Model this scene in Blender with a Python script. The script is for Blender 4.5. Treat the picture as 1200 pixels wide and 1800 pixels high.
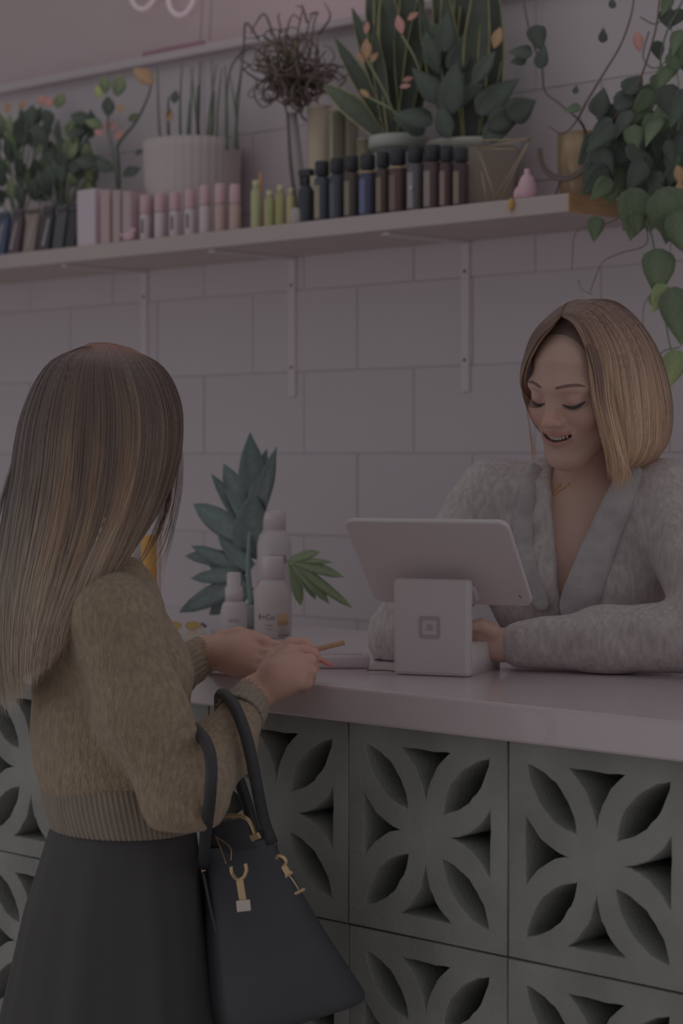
import bpy, bmesh, math, random
import numpy as np
from mathutils import Vector, Matrix
random.seed(7); RNG = np.random.default_rng(7)
for o in list(bpy.data.objects): bpy.data.objects.remove(o)
SC = bpy.context.scene; COL = SC.collection
# ---------------------------------------------------------------- camera
F_PX = 3785.0; YAW = .77133; PIT = -.025067
CAM = np.array([1.8667, -2.2429, 1.3784])
FW = np.array([-math.sin(YAW)*math.cos(PIT), math.cos(YAW)*math.cos(PIT), math.sin(PIT)])
RT = np.array([math.cos(YAW), math.sin(YAW), 0.0]); UP = np.cross(RT, FW)
cd = bpy.data.cameras.new('camera'); cam = bpy.data.objects.new('camera', cd); COL.objects.link(cam)
cd.sensor_fit = 'VERTICAL'; cd.sensor_height = 36; cd.sensor_width = 24; cd.lens = F_PX*36/1800
cam.location = CAM; cam.rotation_euler = (math.pi/2+PIT, 0, YAW)
cd.dof.use_dof = True; cd.dof.focus_distance = 3.15; cd.dof.aperture_fstop = 5.0
SC.camera = cam
# ---------------------------------------------------------------- light
w = bpy.data.worlds.new('world'); SC.world = w; w.use_nodes = True
w.node_tree.nodes['Background'].inputs[0].default_value = (.97, .97, 1.0, 1)
w.node_tree.nodes['Background'].inputs[1].default_value = 0.86
def area(name, loc, tgt, size, power, color):
    l = bpy.data.lights.new(name, 'AREA'); l.shape = 'RECTANGLE'; l.size, l.size_y = size; l.energy = power; l.color = color
    o = bpy.data.objects.new(name, l); COL.objects.link(o); o.location = loc
    o.rotation_euler = (Vector(tgt)-Vector(loc)).to_track_quat('-Z', 'Y').to_euler(); return o
area('window_light', (2.2, .9, 1.5), (-.6, .8, 1.3), (1.6, 2.2), 15, (1, .97, .94))
area('ceiling_light', (-.9, .35, 3.4), (-.9, .5, 1.0), (3.2, 1.2), 10, (1, .95, .95))
area('front_fill_light', (-2.6, -3.2, 1.1), (-.9, .6, 1.5), (3.4, 2.0), 38, (1, .98, .97))  # low front fill, added to brighten the wall below the shelf
SC.view_settings.view_transform = 'Standard'; SC.view_settings.look = 'None'
SC.view_settings.gamma = 1; SC.view_settings.use_curve_mapping = False
SC.view_settings.exposure = -2.3

# ---------------------------------------------------------------- helpers
def V(*a): return np.array(a, float)
def ray(x, y): return FW + RT*(x-600)/F_PX - UP*(y-900)/F_PX
def aY(x, y, v): r = ray(x, y); return CAM + r*(v-CAM[1])/r[1]
def aZ(x, y, v): r = ray(x, y); return CAM + r*(v-CAM[2])/r[2]
def aD(x, y, v): return CAM + ray(x, y)*v
def lin(c): c = c/255.0; return c/12.92 if c <= .04045 else ((c+.055)/1.055)**2.4
def C8(r, g, b, k=1.0):
    return tuple(min(.92, lin(v)/.135*.8*k) for v in (r, g, b))
def vcol(c, k=1.0): return np.array(C8(*c, k=k))
_M = {}
def mat(name, c=None, rough=.6, bump=None, metal=0, attr=False, noise=None, trans=0, emit=None, ior=1.45, raw=None, sss=0, sheen=0, coat=0, wave=None, alpha=1):
    if name in _M: return _M[name]
    m = bpy.data.materials.new(name); m.use_nodes = True; nt = m.node_tree; N = nt.nodes; L = nt.links
    b = N['Principled BSDF']; b.inputs['Roughness'].default_value = rough; b.inputs['Metallic'].default_value = metal
    b.inputs['IOR'].default_value = ior; b.inputs['Transmission Weight'].default_value = trans
    b.inputs['Alpha'].default_value = alpha; b.inputs['Coat Weight'].default_value = coat
    if sheen: b.inputs['Sheen Weight'].default_value = sheen; b.inputs['Sheen Roughness'].default_value = .4
    if sss:
        b.inputs['Subsurface Weight'].default_value = sss; b.inputs['Subsurface Radius'].default_value = (.01, .004, .002)
        b.inputs['Subsurface Scale'].default_value = 1.0
    tc = N.new('ShaderNodeTexCoord')
    if attr:
        a = N.new('ShaderNodeVertexColor'); a.layer_name = 'Col'; src = a.outputs[0]
    else:
        col = raw or C8(*c); rg = N.new('ShaderNodeRGB'); rg.outputs[0].default_value = (*col, 1); src = rg.outputs[0]
    if noise:   # (scale, amount, detail, stretch)
        nz = N.new('ShaderNodeTexNoise'); nz.inputs['Scale'].default_value = noise[0]; nz.inputs['Detail'].default_value = 6
        if len(noise) > 2:
            mp = N.new('ShaderNodeMapping'); mp.inputs['Scale'].default_value = noise[2]; L.new(tc.outputs['Object'], mp.inputs[0]); L.new(mp.outputs[0], nz.inputs[0])
        else: L.new(tc.outputs['Object'], nz.inputs[0])
        mr = N.new('ShaderNodeMapRange'); mr.inputs['From Min'].default_value = .3; mr.inputs['From Max'].default_value = .7
        mr.inputs['To Min'].default_value = 1-noise[1]; mr.inputs['To Max'].default_value = 1+noise[1]; L.new(nz.outputs[0], mr.inputs[0])
        mx = N.new('ShaderNodeVectorMath'); mx.operation = 'SCALE'; L.new(src, mx.inputs[0]); L.new(mr.outputs[0], mx.inputs['Scale']); src = mx.outputs[0]
    L.new(src, b.inputs['Base Color'])
    if bump:
        nz = N.new('ShaderNodeTexNoise'); nz.inputs['Scale'].default_value = bump[0]; nz.inputs['Detail'].default_value = 4
        L.new(tc.outputs['Object'], nz.inputs[0]); h = nz.outputs[0]
        if wave:
            wv = N.new('ShaderNodeTexWave'); wv.inputs['Scale'].default_value = wave[0]; wv.inputs['Distortion'].default_value = wave[1]; wv.bands_direction = wave[2]
            wv.inputs['Detail'].default_value = 2; wv.inputs['Detail Scale'].default_value = 2
            L.new(tc.outputs['Object'], wv.inputs[0]); ad = N.new('ShaderNodeMath'); ad.operation = 'ADD'; L.new(h, ad.inputs[0]); L.new(wv.outputs['Fac'], ad.inputs[1]); h = ad.outputs[0]
        bp = N.new('ShaderNodeBump'); bp.inputs['Strength'].default_value = bump[1]; bp.inputs['Distance'].default_value = bump[2] if len(bump) > 2 else .002
        L.new(h, bp.inputs['Height']); L.new(bp.outputs[0], b.inputs['Normal'])
    if emit:
        b.inputs['Emission Color'].default_value = (*emit[0], 1); b.inputs['Emission Strength'].default_value = emit[1]
    _M[name] = m; return m

def link(name, me, m=None, parent=None, smooth=True, kind=None):
    o = bpy.data.objects.new(name, me); COL.objects.link(o)
    if m is not None:
        for mm in (m if isinstance(m, list) else [m]): me.materials.append(mm)
    if smooth and len(me.polygons): me.shade_smooth() if hasattr(me, 'shade_smooth') else None
    if parent is not None: o.parent = parent; o.matrix_parent_inverse = Matrix.Translation(-parent.location) if parent.type == 'EMPTY' and parent.get('T') else Matrix()
    if kind: o['kind'] = kind
    return o
def tag(o, label=None, cat=None, group=None, kind=None):
    if label: o['label'] = label
    if cat: o['category'] = cat
    if group: o['group'] = group
    if kind: o['kind'] = kind
    return o
def thing(name, loc, label, cat, group=None):
    o = bpy.data.objects.new(name, None); COL.objects.link(o); o.location = Vector(loc); o.empty_display_size = .05; o['T'] = 1
    return tag(o, label, cat, group)
def mesh(verts, faces, cols=None):
    me = bpy.data.meshes.new('m'); verts = np.asarray(verts, float)
    me.from_pydata(verts.tolist() if len(verts) < 5000 else verts, [], faces if isinstance(faces, list) else faces.tolist())
    if cols is not None:
        a = me.color_attributes.new('Col', 'FLOAT_COLOR', 'POINT'); c = np.ones((len(verts), 4), np.float32); c[:, :3] = cols; a.data.foreach_set('color', c.ravel())
    me.update(); return me
def fastmesh(verts, quads, cols=None, tri=False):
    me = bpy.data.meshes.new('m'); n = 3 if tri else 4
    verts = np.ascontiguousarray(verts, np.float32); quads = np.ascontiguousarray(quads, np.int32)
    me.vertices.add(len(verts)); me.vertices.foreach_set('co', verts.ravel())
    me.loops.add(quads.size); me.loops.foreach_set('vertex_index', quads.ravel())
    me.polygons.add(len(quads)); me.polygons.foreach_set('loop_start', np.arange(0, quads.size, n, dtype=np.int32))
    me.update(calc_edges=True); me.validate()
    if cols is not None:
        a = me.color_attributes.new('Col', 'FLOAT_COLOR', 'POINT'); c = np.ones((len(verts), 4), np.float32); c[:, :3] = cols; a.data.foreach_set('color', c.ravel())
    return me
class G:                                   # collects shapes, builds ONE mesh
    def __init__(s): s.v = []; s.f = []; s.c = []; s.n = 0
    def add(s, v, f, c=None):
        v = np.asarray(v, float).reshape(-1, 3); s.v.append(v); s.f += [tuple(int(i)+s.n for i in q) for q in f]; s.n += len(v)
        s.c.append(np.tile(np.array(c if c is not None else (1, 1, 1), float), (len(v), 1)) if np.ndim(c) < 2 else c); return s
    def box(s, c, size, R=None, bev=0):
        bm = bmesh.new(); bmesh.ops.create_cube(bm, size=1)
        for v in bm.verts: v.co = Vector((v.co.x*size[0], v.co.y*size[1], v.co.z*size[2]))
        if bev: bmesh.ops.bevel(bm, geom=bm.edges[:], offset=bev, segments=2, affect='EDGES', profile=.5)
        vs = np.array([v.co[:] for v in bm.verts]); bm.verts.index_update(); fs = [[v.index for v in f.verts] for f in bm.faces]; bm.free()
        if R is not None: vs = vs@np.asarray(R).T
        return s.add(vs+np.asarray(c, float), fs)
    def lathe(s, c, prof, n=28, R=None, flute=0, nf=0):
        vs = []; fs = []
        for (r, z) in prof:
            for i in range(n):
                a = 2*math.pi*i/n; rr = r*(1+flute*math.cos(nf*a)); vs.append((rr*math.cos(a), rr*math.sin(a), z))
        for j in range(len(prof)-1):
            for i in range(n): fs.append((j*n+i, j*n+(i+1) % n, (j+1)*n+(i+1) % n, (j+1)*n+i))
        if prof[0][0] > 1e-5: fs.append(tuple(range(n-1, -1, -1)))
        if prof[-1][0] > 1e-5: fs.append(tuple((len(prof)-1)*n+i for i in range(n)))
        vs = np.array(vs)
        if R is not None: vs = vs@np.asarray(R).T
        return s.add(vs+np.asarray(c, float), fs)
    def tube(s, pts, r, n=8, c=None, flat=None):
        pts = np.asarray(pts, float); K = len(pts); r = np.broadcast_to(np.asarray(r, float), (K,))
        t = np.gradient(pts, axis=0); t /= np.linalg.norm(t, axis=1)[:, None]+1e-12
        a = np.array([0, 0, 1.]) if abs(t[0][2]) < .9 else np.array([1., 0, 0]); vs = []
        for i in range(K):
            u = a-t[i]*(a@t[i]); u /= np.linalg.norm(u)+1e-12; a = u; w_ = np.cross(t[i], u)
            for j in range(n):
                an = 2*math.pi*j/n; vs.append(pts[i]+r[i]*(math.cos(an)*u*(flat or 1)+math.sin(an)*w_))
        fs = [(i*n+j, i*n+(j+1) % n, (i+1)*n+(j+1) % n, (i+1)*n+j) for i in range(K-1) for j in range(n)]
        fs += [tuple(range(n-1, -1, -1)), tuple((K-1)*n+j for j in range(n))]
        return s.add(vs, fs, c)
    def build(s, name, m, parent=None, smooth=True, kind=None):
        return link(name, mesh(np.concatenate(s.v), s.f, np.concatenate(s.c)), m, parent, smooth, kind)
def flat_shade(o, ang=35):
    me = o.data
    try: me.set_sharp_from_angle(angle=math.radians(ang))
    except Exception: pass
    return o
def cr(P, n):                              # catmull-rom resample of polyline (axis 0)
    P = np.asarray(P, float); K = len(P); d = np.concatenate([P[:1]*2-P[1:2], P, P[-1:]*2-P[-2:-1]])
    t = np.linspace(0, K-1-1e-9, n); i = np.floor(t).astype(int); f = (t-i).reshape((-1,)+(1,)*(P.ndim-1))
    a, b, c, e = d[i], d[i+1], d[i+2], d[i+3]
    return .5*((2*b)+(-a+c)*f+(2*a-5*b+4*c-e)*f*f+(-a+3*b-3*c+e)*f**3)
# ------------------------------------------------ signed distance modelling (smooth unions meshed by surface nets)
def s_ell(c, r, R=None):
    c = np.asarray(c, np.float32); r = np.asarray(r, np.float32)
    def f(P):
        q = P-c
        if R is not None: q = q@np.asarray(R, np.float32)
        k0 = np.linalg.norm(q/r, axis=1); k1 = np.linalg.norm(q/(r*r), axis=1)+1e-9; return k0*(k0-1)/k1
    return f
def s_cap(a, b, ra, rb=None, flat=None):
    a = np.asarray(a, np.float32); b = np.asarray(b, np.float32); rb = ra if rb is None else rb
    ab = b-a; L2 = float(ab@ab)+1e-12
    def f(P):
        h = np.clip((P-a)@ab/L2, 0, 1); q = P-a-h[:, None]*ab
        if flat is not None:
            n, k = flat; d = q@np.asarray(n, np.float32); q = q+np.outer(d*(k-1), np.asarray(n, np.float32))
        return np.linalg.norm(q, axis=1)-(ra+(rb-ra)*h)
    return f
def smin(a, b, k):
    h = np.maximum(k-np.abs(a-b), 0)/k; return np.minimum(a, b)-h*h*k*.25
def smax(a, b, k): return -smin(-a, -b, k)
def su(items, k=.02):
    def f(P):
        d = None
        for it in items:
            kk = k
            if isinstance(it, tuple): it, kk = it
            e = it(P); d = e if d is None else smin(d, e, kk)
        return d
    return f
def chain(pts, rs, k=.01):
    return su([s_cap(pts[i], pts[i+1], rs[i], rs[i+1]) for i in range(len(pts)-1)], k)
def nets(func, lo, hi, h, slack=1.9):
    lo = np.asarray(lo, float); B = 8
    nb = np.maximum(1, np.ceil((np.asarray(hi, float)-lo)/h/B).astype(int)); n = nb*B
    bi = np.stack(np.meshgrid(*[np.arange(k) for k in nb], indexing='ij'), -1).reshape(-1, 3)
    cen = (lo+(bi*B+(B-1)/2)*h).astype(np.float32); dc = func(cen)
    D = np.repeat(np.repeat(np.repeat(dc.reshape(nb).astype(np.float32), B, 0), B, 1), B, 2)
    act = np.abs(dc) < B*h*.87*slack; off = np.stack(np.meshgrid(*[np.arange(B)]*3, indexing='ij'), -1).reshape(-1, 3)
    for s0 in range(0, int(act.sum()), 1500):
        bb = bi[act][s0:s0+1500]; idx = (bb[:, None, :]*B+off[None]).reshape(-1, 3)
        D[idx[:, 0], idx[:, 1], idx[:, 2]] = func((lo+idx*h).astype(np.float32))
    S = D < 0; c = np.zeros(n-1, np.int8)
    for dx in (0, 1):
        for dy in (0, 1):
            for dz in (0, 1): c += S[dx:n[0]-1+dx, dy:n[1]-1+dy, dz:n[2]-1+dz]
    cells = np.argwhere((c > 0) & (c < 8)); vid = -np.ones(n-1, np.int64); vid[tuple(cells.T)] = np.arange(len(cells))
    acc = np.zeros((len(cells), 3)); cnt = np.zeros(len(cells))
    cor = [(i, j, k) for i in (0, 1) for j in (0, 1) for k in (0, 1)]
    for a in cor:
        for ax in range(3):
            if a[ax]: continue
            b = list(a); b[ax] = 1
            da = D[tuple((cells+a).T)]; db = D[tuple((cells+b).T)]; m = (da < 0) != (db < 0)
            t = np.where(m, da/np.where(m, da-db, 1), 0); p = np.tile(np.array(a, float), (len(cells), 1)); p[:, ax] += t
            acc += p*m[:, None]; cnt += m
    verts = lo+(cells+acc/cnt[:, None])*h; quads = []
    for ax in range(3):
        o1, o2 = (ax+1) % 3, (ax+2) % 3
        sl = [slice(1, n[i]-1) for i in range(3)]; sl[ax] = slice(0, n[ax]-1); s2 = list(sl); s2[ax] = slice(1, n[ax])
        a = S[tuple(sl)]; b = S[tuple(s2)]; e = np.argwhere(a != b); st = np.array([1, 1, 1]); st[ax] = 0; e0 = e+st
        fl = a[tuple(e.T)]
        def g(u, v_):
            q = e0.copy(); q[:, o1] -= u; q[:, o2] -= v_; return vid[tuple(q.T)]
        q = np.stack([g(1, 1), g(0, 1), g(0, 0), g(1, 0)], 1); q[~fl] = q[~fl][:, ::-1]; quads.append(q)
    return verts, np.concatenate(quads)
def sdf_obj(name, func, lo, hi, h, m, parent=None, colf=None, kind=None, disp=None):
    v, q = nets(func, lo, hi, h)
    if disp is not None: v = disp(v)
    return link(name, fastmesh(v, q, colf(v) if colf else None), m, parent, True, kind)
# ------------------------------------------------ hair made of guide sheets
def sheet(guides, K, nu):
    Gd = np.stack([cr(g, K) for g in guides])              # (ng,K,3)
    return cr(Gd, nu)                                      # (nu,K,3)
def strands(guides, n, K, width, colf, lift=.004, jit=.006, cen=None, ends=.15, clump=0.0):
    S = sheet(guides, K, 240); us = RNG.random(n); iu = us*239; i0 = np.minimum(iu.astype(int), 238); f = (iu-i0)[:, None, None]
    P = S[i0]*(1-f)+S[i0+1]*f
    du = S[i0+1]-S[i0]; dv = np.gradient(P, axis=1); N = np.cross(du, dv); N /= np.linalg.norm(N, axis=2)[:, :, None]+1e-9
    out = P-(cen if cen is not None else P.mean((0, 1))); sg = np.sign((N*out).sum(2).mean(1)); N *= sg[:, None, None]
    t = np.linspace(0, 1, K); amp = (RNG.random(n)*lift)[:, None]*np.sin(np.pi*np.minimum(t*1.2+.05, .5))[None]
    wob = np.sin(t[None]*(2+5*RNG.random((n, 1)))+6.28*RNG.random((n, 1)))*jit*t[None]*RNG.random((n, 1))
    lat = du/(np.linalg.norm(du, axis=2)[:, :, None]+1e-9); side = np.cross(N, dv); side /= np.linalg.norm(side, axis=2)[:, :, None]+1e-9
    P = P+N*(amp+.0008)[:, :, None]+side*wob[:, :, None]
    # let strands end early / late
    if ends:
        sc = 1-RNG.random(n)*ends; tt = t[None]*sc[:, None]*(K-1); a = np.minimum(tt.astype(int), K-2); fr = (tt-a)[:, :, None]; ar = np.arange(n)[:, None]
        P = P[ar, a]*(1-fr)+P[ar, a+1]*fr; side = side[ar, a]
    wd = width*(.5+RNG.random(n))[:, None]*np.clip(1.15-t**3, .15, 1)[None]
    A = P-side*wd[:, :, None]/2; Bv = P+side*wd[:, :, None]/2
    v = np.stack([A, Bv], 2).reshape(-1, 3); base = (np.arange(n)*K*2)[:, None]+(np.arange(K-1)*2)[None]
    q = np.stack([base, base+1, base+3, base+2], -1).reshape(-1, 4)
    c = colf(np.repeat(us[:, None], K, 1), np.repeat(t[None], n, 0), np.repeat(RNG.random(n)[:, None], K, 1)); c = np.repeat(c.reshape(n*K, 3), 2, 0)
    return v, q, c
# ================================================================ the setting
wallm = mat('glazed_tile', (98, 93, 96), .35, bump=(3, .15, .004), noise=(1.2, .05))
groutm = mat('grout', (95, 90, 93), .9)
pinkw = mat('pink_paint', (100, 91, 92), .8, noise=(2, .04))
concm = mat('breeze_concrete', (75, 75, 73), .95, bump=(160, .7, .003), noise=(9, .16))
def sbox(name, c, size, m, bev=0, parent=None, kind='structure'):
    o = G().box(c, size, bev=bev).build(name, m, parent, smooth=False)
    if kind: o['kind'] = kind
    return o
sbox('floor', (-1.5, 0, -.05), (9, 8, .1), mat('floor_concrete', (98, 94, 91), .6, noise=(5, .1)))
wb = sbox('wall_back', (-1.9, 1.5525, 1.2), (6.6, .20, 2.4), groutm)
# upper pink wall set back above the tiled one, and the cap ledge
sbox('wall_upper', (-1.9, 1.75, 3.0), (6.6, .16, 1.6), pinkw)
sbox('trim_1', (-1.9, 1.545, 2.408), (6.6, .25, .022), mat('cap_white', (98, 92, 95), .5), bev=.004)
def tile_mesh(w_, h_):
    g = G().box((0, 0, 0), (w_, .006, h_), bev=.0012); return mesh(np.concatenate(g.v), g.f)
TW, TH = .36, .1985; tm = tile_mesh(TW-.0022, TH-.0022); tm.materials.append(wallm)
z0 = 1.588-8*TH
for r in range(0, 12):
    z = z0+TH*(r+.5)
    if z+TH/2 > 2.402: break
    for k in range(-9, 9):
        x = -1.671+TW*(k+.5)+(0.18 if (r % 2) else 0)
        if x-TW/2 < -5.2 or x+TW/2 > 1.4: continue
        o = bpy.data.objects.new('tile', tm); COL.objects.link(o); o.parent = wb
        o.location = (x, 1.4525+random.uniform(-.0008, .0008), z); o.rotation_euler = (random.uniform(-.002, .002), 0, random.uniform(-.002, .002))

# ---------------------------------------------------------------- block counter front
cb = thing('breeze_block_counter', (0, .06, 0), 'grey patterned breeze block front carrying the white worktop', 'counter')
def block_mesh():
    rs = np.random.default_rng(3)
    cu = bpy.data.curves.new('c', 'CURVE'); cu.dimensions = '2D'; cu.fill_mode = 'BOTH'; cu.extrude = .044; cu.bevel_depth = .0016; cu.bevel_resolution = 1
    def sp(pts):
        s = cu.splines.new('POLY'); s.points.add(len(pts)-1)
        for p, q in zip(s.points, pts): p.co = (q[0], q[1], 0, 1)
        s.use_cyclic_u = True
    H = .1470; sp([(-H, -H), (H, -H), (H, H), (-H, H)])
    def arc(a, b, bulge, n=12):
        a = np.array(a); b = np.array(b); d = b-a; nrm = np.array([-d[1], d[0]]); out = []
        for i in range(n):
            t = i/n; out.append(a+d*t+nrm*bulge*4*t*(1-t))
        return out
    def rough(p): return [np.array(q)+rs.normal(0, .0006, 2) for q in p]
    for k in range(4):
        an = k*math.pi/2; R = np.array([[math.cos(an), -math.sin(an)], [math.sin(an), math.cos(an)]])
        leaf = arc((.030, .030), (.119, .119), .17)+arc((.119, .119), (.030, .030), .17)
        tri = arc((-.050, .120), (.050, .120), 0, 6)+arc((.050, .120), (.0, .033), .155)[0:]+arc((0, .033), (-.050, .120), .155)
        tri = arc((-.052, .120), (.052, .120), 0, 6)+arc((.052, .120), (0, .034), -.13)+arc((0, .034), (-.052, .120), -.13)
        sp([R@q for q in rough(leaf)]); sp([R@q for q in rough(tri)])
    o = bpy.data.objects.new('c', cu); COL.objects.link(o); bpy.context.view_layer.update()
    me = bpy.data.meshes.new_from_object(o.evaluated_get(bpy.context.evaluated_depsgraph_get())); bpy.data.objects.remove(o)
    me.transform(Matrix.Rotation(math.pi/2, 4, 'X')); me.materials.clear(); me.materials.append(concm); return me
bm_ = block_mesh()
for r in range(3):
    for k in range(-7, 3):
        o = bpy.data.objects.new('block', bm_); COL.objects.link(o); o.parent = cb
        o.location = (k*.3+.15, .046+random.uniform(-.0012, .0012)-.06, .25+.3*r); o.rotation_euler = (0, 0, random.uniform(-.002, .002))
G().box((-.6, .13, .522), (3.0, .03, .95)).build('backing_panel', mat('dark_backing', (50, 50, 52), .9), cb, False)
G().box((-.6, .055, .05), (3.0, .09, .1)).build('plinth', concm, cb, False)
for x in (-2.05, -1.1, .2, .85): G().box((x, .40, .495), (.05, .5, .99)).build('support_panel', mat('white_board', (95, 90, 92), .6), cb, False)
sbo = G().box((-.6, .345, 1.0245), (3.06, .75, .051), bev=.004).build('worktop', mat('worktop_white', (99, 92, 94), .22, noise=(2, .03), coat=.3), None, False)
tag(sbo, 'long glossy white worktop on the patterned blocks', 'worktop')
# ---------------------------------------------------------------- shelf and brackets
sh = thing('wall_shelf', (-2.4, 1.3, 1.8865), 'long pinkish white wall shelf carrying plants and bottles', 'shelf')
G().box((-2.40, 1.30, 1.8865), (3.19, .298, .037), bev=.002).build('board', mat('shelf_paint', (94, 87, 86), .6, noise=(4, .04)), sh, False)
o = G().box((-.804, 1.30, 1.8865), (.004, .298, .037)).build('end_grain', mat('end_wood', (96, 76, 56), .6, noise=(20, .15, (1, 1, 12))), sh, False); o['label'] = 'bare wooden end face'
bw = mat('bracket_white', (103, 98, 100), .4)
for i, (x, zb, lb) in enumerate(((-1.33, 1.5, 'white shelf bracket nearest the smiling woman'), (-1.888, 1.5, 'white shelf bracket in the middle of the wall'), (-2.44, 1.5, 'white shelf bracket above the long haired customer'))):
    b = thing('shelf_bracket', (x, 1.45, 1.868), lb, 'bracket', 'shelf brackets')
    G().box((x, 1.315, 1.8645), (.022, .27, .007), bev=.001).build('arm', bw, b, False)
    G().box((x, 1.4465, 1.868-.17), (.024, .007, .34), bev=.001).build('upright', bw, b, False)
    for z in (1.80, 1.60): G().lathe((x, 1.443, z), [(.001, 0), (.004, .0), (.004, .002), (.001, .003)], 10, R=[[1, 0, 0], [0, 0, 1], [0, -1, 0]]).build('screw', bw, b)
# ---------------------------------------------------------------- neon rings and hanging bar on upper wall
nm = mat('neon_pink_tube', (110, 100, 104), .3, emit=((1, .84, .86), .45))
nt_ = thing('neon_sign', (-2.2, 1.64, 2.6), 'pale pink neon rings on the pink upper wall', 'neon sign')
for px, py, r in ((252, -20, .055), (318, -8, .052)):
    c = aY(px, py, 1.64); a = np.linspace(0, 2*math.pi, 40); G().tube(np.stack([c[0]+r*np.cos(a), c[1]+0*a, c[2]+r*np.sin(a)], 1), .006, 8).build('neon_ring', nm, nt_)
    G().box((c[0], 1.655, c[2]+r), (.012, .03, .012)).build('clip', bw, nt_, False)
l = bpy.data.lights.new('neon_glow', 'AREA'); l.size = .5; l.energy = 1.2; l.color = (1, .6, .7); lo = bpy.data.objects.new('neon_glow', l); COL.objects.link(lo); lo.location = (-1.9, 1.3, 2.95); lo.rotation_euler = (math.radians(65), 0, 0)
p0 = aY(253, 98, 1.50); p1 = aY(358, 75, 1.50); hb = thing('hanging_bar', (p0+p1)/2, 'mauve bar hanging on two thin cords above the ledge', 'sign')
G().box((p0+p1)/2, (abs(p1[0]-p0[0]), .012, .016), R=[[1, 0, -(p1-p0)[2]*0], [0, 1, 0], [0, 0, 1]], bev=.002).build('bar', mat('mauve', (82, 62, 68), .6), hb, False)
for q in (aY(352, 76, 1.5), aY(368, 72, 1.5)):
    G().tube([q, q+V(.02, 0, .25)], .0016, 5).build('cord', mat('cord_grey', (84, 72, 76), .7), hb)
# ================================================================ person behind the counter
skin = mat('skin', attr=True, rough=.5, bump=(350, .05, .0006), sss=.08, noise=(14, .03))
SK = vcol((101, 83, 76)); SKP = vcol((104, 74, 69)); LIP = vcol((94, 68, 64)); 
def lerp(a, b, t): return a+(b-a)*np.clip(t, 0, 1)[:, None]
def hfac(P, c, r): return np.exp(-((P-np.asarray(c))**2).sum(1)/(r*r))
pb = thing('person', (-.45, .95, 0), 'smiling woman with blonde bob in grey cardigan leaning on worktop behind the tablet stand', 'person')
# head frame: x to her left, y forward (out of the face), z up
yw, pt, rl = math.radians(38), math.radians(19), math.radians(-7)
Fc = V(-math.sin(yw)*math.cos(pt), -math.sin(pt), -math.cos(yw)*math.cos(pt))
def c2w(v): return RT*v[0]+UP*v[1]+FW*v[2]
fy = c2w(Fc); upc = c2w(V(-math.sin(rl), math.cos(rl), 0)); fz = upc-fy*(upc@fy); fz /= np.linalg.norm(fz); fx = np.cross(fy, fz)
HB = np.stack([fx, fy, fz], 1); DB = 3.40
eye = aD(976, 699, DB-.03); HO = eye-fy*.076
def hw(*p): return HO+HB@np.array(p, float)
def hl(P): return (P-HO)@HB
def head_local():
    L = [s_ell((0, -.018, .028), (.074, .094, .086)), (s_ell((0, .022, -.030), (.0605, .064, .080)), .03),
         (s_cap((0, .070, -.102), (0, .060, -.106), .0165), .028)]
    for s in (-1, 1):
        L += [(s_cap((s*.056, -.012, -.035), (s*.020, .056, -.102), .014, .014), .03), (s_ell((s*.036, .056, -.030), (.024, .022, .021)), .018),
              (s_cap((s*.012, .080, .017), (s*.046, .064, .016), .010, .007), .018)]
    L += [(s_cap((0, .050, .050), (0, .060, .02), .035, .022), .03)]
    base = su(L, .02)
    sock = [s_ell((s*.031, .097, -.001), (.019, .016, .0125)) for s in (-1, 1)]
    nose = su([s_cap((0, .079, .012), (0, .098, -.026), .0075, .0085), (s_ell((0, .1035, -.033), (.0095, .0095, .0085)), .008),
               (s_ell((.0115, .0925, -.036), (.0060, .0085, .0064)), .006), (s_ell((-.0115, .0925, -.036), (.0060, .0085, .0064)), .006)], .012)
    lids = [s_ell((s*.0315, .0665, -.001), (.0150, .0165, .0135)) for s in (-1, 1)]
    mz = -.062
    def lipc(sgn, y, z, r):
        pts = [(-.0305, y-.0175, mz+.0078), (-.016, y-.0050, z+.0012), (-.004, y, z+.0012*sgn), (0, y, z), (.004, y, z+.0012*sgn), (.016, y-.0050, z+.0012), (.0305, y-.0175, mz+.0078)]
        return chain(pts, [.0022, r*.8, r, r*.95, r, r*.8, .0022], .003)
    up_, lo_ = lipc(1, .0890, mz+.0030, .0032), lipc(-1, .0875, mz-.0088, .0042)
    mouth = s_ell((0, .084, mz-.002), (.0270, .018, .0040)); muz = s_ell((0, .066, mz-.002), (.030, .022, .024))
    def f(P):
        d = smin(base(P), muz(P), .015)
        for s_ in sock: d = smax(d, -s_(P), .014)
        for l_ in lids: d = smin(d, l_(P), .004)
        d = smin(d, nose(P), .010)
        sag = np.zeros(len(P), np.float32)
        d = smin(d, up_(P), .005); d = smin(d, lo_(P), .006)
        Q = P.copy(); Q[:, 2] -= 1.2*np.minimum(np.abs(P[:, 0]), .03)**2*6
        d = smax(d, -mouth(Q), .003)
        return d
    return f
HF = head_local()
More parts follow.
